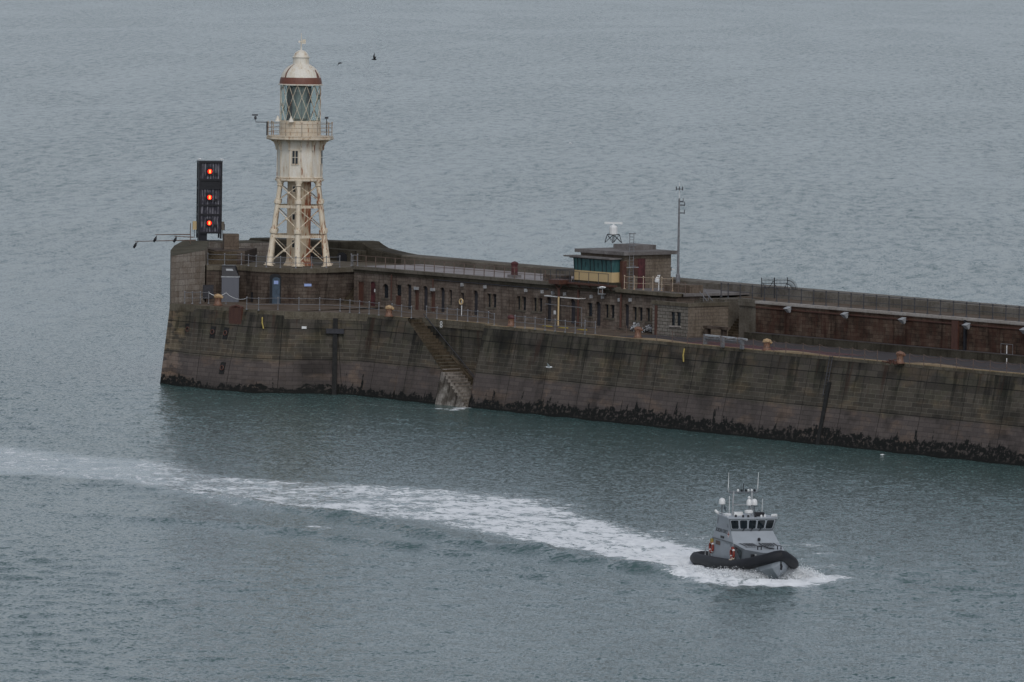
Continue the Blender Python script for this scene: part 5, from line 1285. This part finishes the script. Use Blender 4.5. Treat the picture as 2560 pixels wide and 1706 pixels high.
# ------------------------------------------------------------ patrol boat
PHI = R(18)
bo = at_z(1680+580*.2041, 1160+1209*.2041, 0)
to = (CAM-bo); to.z = 0; to.normalize(); rt = Vector((-to.y, to.x, 0))
fwd = to*math.cos(PHI)+rt*math.sin(PHI)
boat = empty("patrol_boat", (bo.x, bo.y, .0), "grey patrol boat with black rubber collar and tall wheelhouse throwing up spray", "boat", rz=math.atan2(fwd.y, fwd.x))
BL = dict(parent=boat, local=True)
S = [(0, .0, 1.95, .05, -.35), (3, .0, 2.05, .12, -.35), (7, .0, 2.1, .28, -.3), (10, .0, 2.0, .45, -.2), (12, .0, 1.75, .62, -.05), (13.5, .0, 1.2, .85, .2), (14.6, 0, .6, 1.15, .6), (15.2, 0, .06, 1.45, 1.2)]
m = MB()
for i in range(len(S)-1):
    for sgn in (-1, 1):
        x0, _, h0, c0, k0 = S[i]; x1, _, h1, c1, k1_ = S[i+1]
        m.face([(x0, 0, k0-.3), (x1, 0, k1_-.3 if i < 5 else k1_), (x1, sgn*h1*.86, c1-.15), (x0, sgn*h0*.86, c0-.15)]); m.face([(x0, sgn*h0*.86, c0-.15), (x1, sgn*h1*.86, c1-.15), (x1, sgn*h1, c1+.45), (x0, sgn*h0, c0+.45)])
m.face([(0, -1.95, .5), (0, 1.95, .5), (0, 1.7, -.2), (0, 0, -.65), (0, -1.7, -.2)])
m.build("hull", "greyp", smooth=True, **BL)
m = MB()
for i in range(len(S)-1):
    x0, _, h0, c0, _ = S[i]; x1, _, h1, c1, _ = S[i+1]; m.face([(x0, -h0, c0+.5), (x1, -h1, c1+.5), (x1, h1, c1+.5), (x0, h0, c0+.5)])
m.build("deck", "dgreyp", **BL)
half = [(.12, .75, .52), (-.1, 1.45, .50), (.15, 2.0, .46), (.7, 2.22, .44), (1.8, 2.27, .45), (4, 2.28, .54), (6, 2.28, .62), (8, 2.28, .72), (10.2, 2.27, .86), (11.8, 2.14, 1.0), (13.1, 1.62, 1.28), (14.2, .92, 1.64), (14.9, .36, 1.92), (15.1, 0, 2.0)]
path = [(x, -y, z) for x, y, z in half]+[(x, y, z) for x, y, z in half[-2::-1]]
m = MB(); m.tube(path, [.40]+[.43]*(len(path)-2)+[.40], 18); m.build("rubber_collar", "tube", smooth=True, **BL)
# collar rubbing strakes
# lower house and trunk
def ring(m, A, B):
    n = len(A)
    for i in range(n): m.face([A[i], A[(i+1) % n], B[(i+1) % n], B[i]])
h0 = [(3.7, -1.9, .75), (9.1, -1.9, .75), (9.1, 1.9, .75), (3.7, 1.9, .75)]; h1 = [(3.75, -1.88, 2.42), (9.1, -1.86, 2.42), (9.1, 1.86, 2.42), (3.75, 1.88, 2.42)]
m = MB(); ring(m, h0, h1); m.face(h1); m.build("deckhouse", "greyp", bevel=.03, **BL)
t0 = [(9.0, -1.88, .8), (11.3, -1.62, .9), (13.5, -.95, 1.2), (14.6, -.25, 1.5), (14.6, .25, 1.5), (13.5, .95, 1.2), (11.3, 1.62, .9), (9.0, 1.88, .8)]
t1 = [(9.0, -1.84, 2.40), (11.2, -1.55, 2.10), (13.4, -.85, 2.06), (14.5, -.2, 2.16), (14.5, .2, 2.16), (13.4, .85, 2.06), (11.2, 1.55, 2.10), (9.0, 1.84, 2.40)]
m = MB(); ring(m, t0, t1); m.build("trunk_side", "dgreyp", **BL)
def lift(p, d=.02): return (p[0], p[1], p[2]+d)
m = MB(); m.face([t1[0], t1[1], t1[6], t1[7]]); m.face([t1[1], t1[2], t1[5], t1[6]]); m.face([t1[2], t1[3], t1[4], t1[5]]); m.build("foredeck", "greyp", **BL)
w0 = [(3.8, -1.86, 2.42), (9.1, -1.84, 2.42), (9.1, 1.84, 2.42), (3.8, 1.86, 2.42)]; w1 = [(4.35, -1.72, 3.22), (8.0, -1.70, 3.22), (8.0, 1.70, 3.22), (4.35, 1.72, 3.22)]
m = MB(); ring(m, w0, w1); m.build("wheelhouse_base", "greyp", **BL)
w2 = [(4.85, -1.78, 4.2), (8.22, -1.95, 4.2), (8.22, 1.95, 4.2), (4.85, 1.78, 4.2)]
m = MB()
for i in (0, 2, 3): m.face([w1[i], w1[(i+1) % 4], w2[(i+1) % 4], w2[i]])
m.build("wheelhouse", "greyp", **BL)
m = MB(); m.face([w1[1], w1[2], w2[2], w2[1]]); m.build("windscreen_band", "dgreyp", **BL)
m = MB(); ring(m, [lift((x*1.0, y*1.03, z), .0) for x, y, z in w2], [lift((x, y*1.03, z), .09) for x, y, z in w2]); m.face([lift((x, y*1.03, z), .09) for x, y, z in w2]); roofb = m.build("roof", "greyp", **BL)
def quadpt(Q, u, v, off=0):
    a, b, c, d = [Vector(p) for p in Q]; p = (a*(1-u)+b*u)*(1-v)+(d*(1-u)+c*u)*v
    n = (b-a).cross(d-a).normalized(); return p+n*off
Qf = [w1[1], w1[2], w2[2], w2[1]]
for k in range(5):
    u0 = .032+k*.192; u1 = u0+.158
    def rr_rect(u0, u1, v0, v1, off, ch=.10):
        du, dv_ = (u1-u0)*ch, (v1-v0)*ch
        return [quadpt(Qf, u, v, off) for u, v in ((u0+du, v0), (u1-du, v0), (u1, v0+dv_), (u1, v1-dv_), (u1-du, v1), (u0+du, v1), (u0, v1-dv_), (u0, v0+dv_))]
    m = MB(); m.face(rr_rect(u0-.016, u1+.016, .17, .93, .015)); wf = m.build("window", "greyp", **BL)
    m = MB(); m.face(rr_rect(u0, u1, .21, .89, .03)); m.build("pane", "bglass", wf, local=True)
    if k in (1, 2, 3):
        m = MB(); m.tube([quadpt(Qf, u0+.05, .03, .04), quadpt(Qf, u0+.10, .26, .05)], .035, 5); m.build("wiper", "black", **BL)
Qs = [w1[0], w1[1], w2[1], w2[0]]
for u0, u1, v0, v1 in ((.05, .12, .35, .85), (.38, .44, .40, .78), (.62, .72, .25, .85), (.80, .86, .25, .85)):
    m = MB(); m.face([quadpt(Qs, u, v, .015) for u, v in ((u0, v0), (u1, v0), (u1, v1), (u0, v1))]); m.build("side_window", "dgreyp", **BL)
Qp = [w0[0], w0[1], w1[1], w1[0]]
def side_text(txt, u, v, size, mat):
    a, b, c, d = [Vector(p) for p in Qp]; x = (b-a).normalized(); n = x.cross(d-a).normalized(); up = n.cross(x)
    return text_mesh(txt, size, mat, boat, quadpt(Qp, u, v, .012), x, up)
side_text("BORDER FORCE", .40, .80, .40, "black")
m = MB(); c = quadpt(Qp, .82, .66, .02); x = (Vector(w0[1])-Vector(w0[0])).normalized(); up = Vector((0, .15, 1)).normalized()
m.face([c+x*.26*math.cos(t)+up*.26*math.sin(t) for t in [k*math.pi/8 for k in range(16)]]); em = m.build("crest", "whitep", **BL)
m = MB(); nn_ = x.cross(up); m.mesh([c+nn_*.01+x*a*.22+up*b*.06 for a, b in ((-1, -1), (1, -1), (1, 1), (-1, 1))], [(0, 1, 2, 3)]); m.mesh([c+nn_*.012+x*a*.06+up*b*.22 for a, b in ((-1, -1), (1, -1), (1, 1), (-1, 1))], [(0, 1, 2, 3)]); m.build("crest_cross", "lifered", em, local=True)
m = MB(); m.obox((6.3, -1.85, 2.55), (1, 0, 0), .75, .06, .16); m.build("side_vent", "black", **BL)
m = MB(); m.box(3.9, 9.1, -1.93, -1.86, 2.36, 2.44); m.build("rubbing_strip", "dgreyp", **BL)
m = MB(); m.box(4.9, 5.9, -1.93, -1.89, 1.95, 2.25); m.build("side_hatch", "brownrail", **BL)
m = MB(); m.box(7.0, 8.6, -1.925, -1.90, .95, 2.25); m.box(8.0, 8.12, -1.95, -1.92, 1.5, 1.65); m.build("side_door", "greyp", **BL)
m = MB(); m.mesh([(9.5, -1.835, 2.2), (10.6, -1.70, 2.0), (10.6, -1.73, 1.2)], [(0, 1, 2)]); m.build("quarter_window", "bglass", **BL)
for x0, lab in ((4.0, "a"), (9.25, "b")):
    m = MB(); m.tube([(x0+.36*math.cos(t), -1.97, 1.75-.1+.42*math.sin(t)) for t in [k*math.pi/8 for k in range(16)]], .1, 8, closed=True); o = m.build("lifebuoy", "lifered", smooth=True, **BL)
    if lab == 'a':
        m = MB(); m.box(x0-.1, x0+.25, -2.06, -1.9, 1.95, 2.3); m.build("lifebuoy_light", "yellow", o, local=True)
    m = MB()
    for t in (0.6, 2.2, 3.8, 5.4): m.sphere((x0+.36*math.cos(t), -1.97, 1.65+.42*math.sin(t)), .115, 6)
    m.build("lifebuoy_band", "whitep", o, local=True)
# foredeck stripes, lettering, hatch
Qd = [t1[0], t1[7], t1[6], t1[1]]     # u across (stbd to port), v forward
def dk(u, v, off=.015):
    a, b, c, d = [Vector(p) for p in Qd]; p = (a*(1-u)+b*u)*(1-v)+(d*(1-u)+c*u)*v; return p+Vector((0, 0, off))
for u in (.13, .21, .27, .33, .39, .62, .68, .74, .80, .87):
    m = MB(); m.face([dk(u-.02, .06), dk(u+.022, .06), dk(u+.055, .50), dk(u+.013, .50)]); m.build("chevron", "black", **BL)
text_mesh("BORDER", .34, "black", boat, dk(.30, .66, .03), (0, 1, 0), (-1, 0, .13))
text_mesh("FORCE", .34, "black", boat, dk(.66, .64, .03), (0, 1, 0), (-1, 0, .13))
m = MB(); m.face([dk(.50, .72), dk(.76, .72), dk(.80, .95), (11.2+.0, .62, 2.13), dk(.58, .95)]); m.build("foredeck_hatch", "dgreyp", **BL)
m = MB(); m.tube([(9.3, .15, 2.42), (10.2, .15, 2.32), (11.3, .35, 2.2), (11.9, .5, 2.2)], .04, 5); m.build("deck_line", "black", **BL)
for y in (-.45, 1.15):
    m = MB(); m.tube([(11.3, y-.14, 2.1), (11.3, y-.14, 2.38), (11.3, y+.14, 2.38), (11.3, y+.14, 2.1)], .05, 6); m.build("mooring_post", "black", **BL)
m = MB(); m.sphere((9.05, .25, 2.68), .13, 10); m.build("horn", "black", **BL)
m = MB(); m.lathe([(.14, 0), (.07, .12), (.07, .25), (.13, .38)], (12.5, -1.1, 1.5), 10); m.build("cleat", "whitep", **BL)
m = MB(); m.tube([(12.3, -1.35, 1.55), (12.3, -1.35, 1.85)], .14, 8); m.build("bow_bollard", "black", **BL)
m = MB(); m.box(13.3, 13.9, -.92, -.80, 1.5, 1.8); m.build("trunk_port", "black", **BL)
m = MB(); m.tube([(15.2, 0, 1.35), (15.35, 0, 1.2), (15.25, 0, .95)], .09, 6); m.build("tow_eye", "black", **BL)
# stern rail, deck locker, aft bits
m = MB(); m.tube([(1.0, -1.5, .5), (1.0, -1.5, 1.35), (1.0, -1.35, 1.5), (1.0, -1.2, 1.35), (1.0, -1.2, .5)], .04, 6); m.build("stern_hoop", "lamp", **BL)
m = MB(); m.box(2.0, 3.5, .2, 1.6, .6, 1.25); m.box(3.0, 3.4, -1.0, -.5, .6, 1.1); m.build("deck_locker", "whitep", bevel=.05, **BL)
m = MB(); m.box(3.7, 9.0, -1.98, -1.9, .72, .86); m.build("side_step", "dgreyp", **BL)
m = MB(); m.hexa([(10.0, -2.5, 1.2), (10.5, -2.48, 1.24), (10.5, -2.2, 1.34), (10.0, -2.2, 1.3), (10.0, -2.48, 1.26), (10.5, -2.46, 1.30), (10.5, -2.2, 1.38), (10.0, -2.2, 1.34)]); m.build("collar_tab", "cream_paint", **BL)
# mast frame, radomes, aerials
def T(name, pts, r, mat="lamp", n=6): m = MB(); m.tube(pts, r, n); return m.build(name, mat, **BL)
T("mast_leg", [(6.2, -1.0, 4.28), (6.2, -1.0, 5.2), (5.9, -.85, 6.15)], .06); T("mast_leg", [(6.2, .55, 4.28), (5.95, .62, 6.1)], .07)
T("mast_crossbar", [(5.9, -1.2, 6.05), (5.9, 1.05, 6.05)], .08, "dgreyp"); T("mast_crossbar", [(6.2, -1.0, 5.1), (6.2, .6, 5.1)], .035)
T("aerial_arm", [(5.9, -1.25, 6.05), (5.9, -1.3, 6.4)], .04); T("aerial_arm", [(5.9, 1.0, 6.0), (5.9, 1.1, 6.4)], .04)
T("whip_aerial", [(5.9, -1.3, 6.3), (5.9, -1.27, 7.6)], [.035, .015], "whitep"); T("whip_aerial", [(5.9, 1.1, 6.3), (5.9, 1.15, 7.6)], [.035, .015], "whitep")
T("whip_aerial", [(6.4, -1.35, 4.28), (6.4, -1.35, 5.8)], .02, "whitep"); T("whip_aerial", [(6.6, 1.25, 4.28), (6.6, 1.28, 5.6)], .02, "whitep")
for (x, y, z, r) in ((5.2, -1.55, 5.15, .25), (6.9, .1, 5.2, .22), (6.3, .72, 5.15, .24)):
    T("radome_pole", [(x, y, 4.28), (x, y, z-.1)], .06 if y else .04, "dgreyp")
    m = MB(); m.lathe([(.5*r, -.12), (r, -.05), (r, .15), (.9*r, .28), (.6*r, .38), (.05, .42)], (x, y, z), 14); m.build("radome", "whitep", smooth=True, **BL)
m = MB(); m.sphere((6.9, .1, 5.72), .11, 10); m.build("beacon", "whitep", **BL)
m = MB(); m.lathe([(.22, 0), (.34, .05), (.34, .2), (.2, .28)], (7.0, .05, 4.5), 14); m.tube([(7.0, .05, 4.28), (7.0, .05, 4.5)], .1, 8); m.build("radar_dome", "whitep", smooth=True, **BL)
m = MB(); m.box(7.0, 7.4, .5, 1.2, 4.28, 4.62); m.build("camera_unit", "black", **BL)
for (x, y) in ((7.9, -.7), (7.95, -.3), (7.9, .3), (8.0, .75), (7.6, -1.2), (7.8, 1.1)):
    m = MB(); m.lathe([(.09, 0), (.09, .14), (.04, .2)], (x, y, 4.28), 8); m.build("roof_lamp", "black" if y < .5 else "whitep", **BL)
m = MB(); m.tube([(8.0, 1.6, 4.4), (8.3, 1.9, 4.45)], .12, 8); m.tube([(8.0, 1.75, 4.28), (8.0, 1.75, 4.4)], .05, 6); m.build("searchlight", "whitep", **BL)
m = MB(); m.tube([(5.0, -1.8, 4.35), (4.75, -1.95, 4.55)], .11, 8); m.tube([(5.0, -1.75, 4.28), (5.0, -1.75, 4.4)], .05, 6); m.build("searchlight", "whitep", **BL)
T("grab_rail", [(5.0, -1.75, 4.28), (5.0, -1.75, 4.45), (7.5, -1.8, 4.45), (7.5, -1.8, 4.28)], .025, "whitep")
m = MB(); m.box(5.9, 6.3, -.9, -.2, 4.28, 4.55); m.box(5.6, 6.1, -1.6, -1.1, 4.28, 4.42); m.build("roof_box", "whitep", **BL)
for y, mt in ((-.5, "whitep"), (-.2, "black"), (.15, "black"), (.35, "whitep"), (.62, "whitep"), (.85, "black")):
    m = MB(); m.lathe([(.08, 0), (.1, .1), (.03, .18)], (5.9, y, 6.12), 8); m.build("mast_light", mt, **BL)
T("mast_spike", [(5.9, -.05, 6.1), (5.9, -.05, 6.75)], .03, "black")
m = MB(); m.mesh([(5.35, -1.42, 4.7), (5.75, -1.42, 4.55), (5.75, -1.42, 4.85), (5.35, -1.42, 5.05)], [(0, 1, 2, 3)]); m.build("small_flag", "bluedoor", **BL)

# bow wave: heaped white water, real lumps standing off the hull
rs = random.Random(11)
def spray(pix, n, wmax, hmax, name, seed, zofs=0):
    rs = random.Random(seed); m = MB(); pts = [at_z(p[0], p[1], 0) for p in pix]
    L = [0]
    for a, b in zip(pts[:-1], pts[1:]): L.append(L[-1]+(b-a).length)
    for k in range(n):
        s = rs.random()*L[-1]; i = max(j for j in range(len(pts)-1) if L[j] <= s+1e-6); f = (s-L[i])/(L[i+1]-L[i]); p = pts[i]+(pts[i+1]-pts[i])*f
        env = pix[i][2]*(1-f)+pix[i+1][2]*f
        off = rs.gauss(0, .35)*wmax*env; z = abs(rs.gauss(0, .45))*hmax*env*max(0, 1-abs(off)/(wmax*env+.01)*.5)
        r_ = rs.uniform(.014, .055)*(1.5-1.0*min(1, z/(hmax+.01)))
        q_ = p+TOW*off+RGT*rs.gauss(0, .15)+Vector((0, 0, z-.05))
        b0 = len(m.v); ex = [Vector((rs.uniform(.6, 1.3)*r_ if i == j else rs.uniform(-.3, .3)*r_ for j in range(3))) for i in range(3)]
        m.v += [q_+ex[0], q_+ex[1], q_-ex[0], q_-ex[1], q_+ex[2], q_-ex[2]]
        for a, b in ((0, 1), (1, 2), (2, 3), (3, 0)):
            m.f.append((b0+a, b0+b, b0+4)); m.f.append((b0+b, b0+a, b0+5)); m.uv += [(0, 0)]*6
    o = m.build(name, "foam", smooth=False); return o
o = spray([(1700, 1424, .35), (1760, 1438, .5), (1830, 1446, .7), (1890, 1448, 1.0), (1950, 1446, 1.2), (2000, 1444, 1.0), (2040, 1448, .6), (2062, 1450, .3)], 42000, 1.2, 1.05, "bow_spray", 4); o["kind"] = "stuff"; o["label"] = "white spray thrown up along the boat's bow and side"; o["category"] = "spray"
o = spray([(1640, 1392, .4), (1690, 1398, .9), (1728, 1402, 1.2)], 9000, 1.6, .35, "stern_spray", 8); o["kind"] = "stuff"; o["label"] = "churned white water heaped close behind the boat's stern"; o["category"] = "spray"

# ------------------------------------------------------------ birds
def bird(name, p, lab, mat, cat, dirv, span, wings=('up', 'up'), grp=None, sit=False, wingmat=None):
    d = Vector(dirv).normalized(); s = Vector((-d.y, d.x, 0)); up = Vector((0, 0, 1)); p = Vector(p)
    m = MB(); L = span*.42
    m.tube([p-d*L*.55, p-d*L*.3, p, p+d*L*.28, p+d*L*.42, p+d*L*.52, p+d*L*.66], [.012*span, .05*span, .085*span, .06*span, .045*span, .05*span, .008*span], 8)
    m.face([p-d*L*.35-s*.05*span, p-d*L*.35+s*.05*span, p-d*L*.8+s*.10*span, p-d*L*.8-s*.10*span])
    if not sit:
        for sg_, w in zip((-1, 1), wings):
            if w == 'side': continue
            a1, a2 = {'up': (.9, 1.1), 'flat': (.25, -.05), 'down': (-.3, -1.2), 'vert': (2.2, 1.6)}[w]
            e1 = p+s*sg_*span*.22+up*span*.22*a1*.6; e2 = e1+s*sg_*span*.26+up*span*.26*a2*.8-d*span*.10
            c0 = .11*span
            for dz in (0, .008*span):
                m.face([p+d*c0+up*dz, e1+d*c0*.9+up*dz, e1-d*c0*.7+up*dz, p-d*c0+up*dz]); m.face([e1+d*c0*.9+up*dz, e2+up*dz, e1-d*c0*.7+up*dz])
    else:
        m.tube([p-up*.02, p-up*.16*span], .012*span, 4)
    o = m.build(name, mat); origin_to(o, p); tag(o, lab, cat, grp); return o
bird("cormorant", at_y(850, 158, 10), "black bird nearer the lighthouse, wings bent downwards", "bird_black", "bird", (TOW*.5+RGT), 1.0, ('down', 'flat'), "black birds in flight")
bird("cormorant", at_y(936, 149, 10), "black bird further from the lighthouse with raised wing", "bird_black", "bird", (RGT*-1+TOW*.2), 1.15, ('vert', 'up'), "black birds in flight")
for a, lab in ((-1, "white gull perched on the left corner of the signal tower"), (1, "white gull perched on the right corner of the signal tower")):
    bird("gull", tp(a*(W_/2-.1), -D_/2+.2, 8.85), lab, "bird_white", "gull", -RGT if a < 0 else RGT, 1.0, grp="gulls", sit=True)
bird("gull", at_y(1372, 918, -6), "white gull flying in front of the quay face", "bird_white", "gull", (RGT+TOW*.1), 1.3, ('up', 'flat'), "gulls")
bird("gull", at_y(1505, 719, 5), "pale gull gliding in front of the wall below the green bay", "bird_white", "gull", (RGT-TOW*.2), 1.5, ('flat', 'flat'), "gulls")
bird("gull", at_z(2206, 1137, .1), "white gull resting on the water below the quay", "bird_white", "gull", -RGT, .8, grp="gulls", sit=True)
bird("gull", at_z(1426, 358, .2), "tiny white gull on the open sea right of the lighthouse", "bird_white", "gull", RGT, 1.3, grp="gulls", sit=True)
# cage lamp under the bay
p = at_y(*c6(615, 1075), 8.1); e = empty("caged_lamp", p, "pale caged lamp on the wall below the green bay", "lamp")
m = MB(); m.obox(p-Vector((0, 0, .35)), (1, 0, 0), .7, .5, .1); m.obox(p+Vector((0, 0, .25)), (1, 0, 0), .75, .55, .1)
for a in (-.33, .33): m.tube([p+Vector((a, -.2, -.3)), p+Vector((a, -.2, .3))], .035, 4)
m.build("cage", "lamp", e); m = MB(); m.obox(p-Vector((0, 0, .2)), (1, 0, 0), .35, .3, .35); m.build("lamp", "brownrail", e)
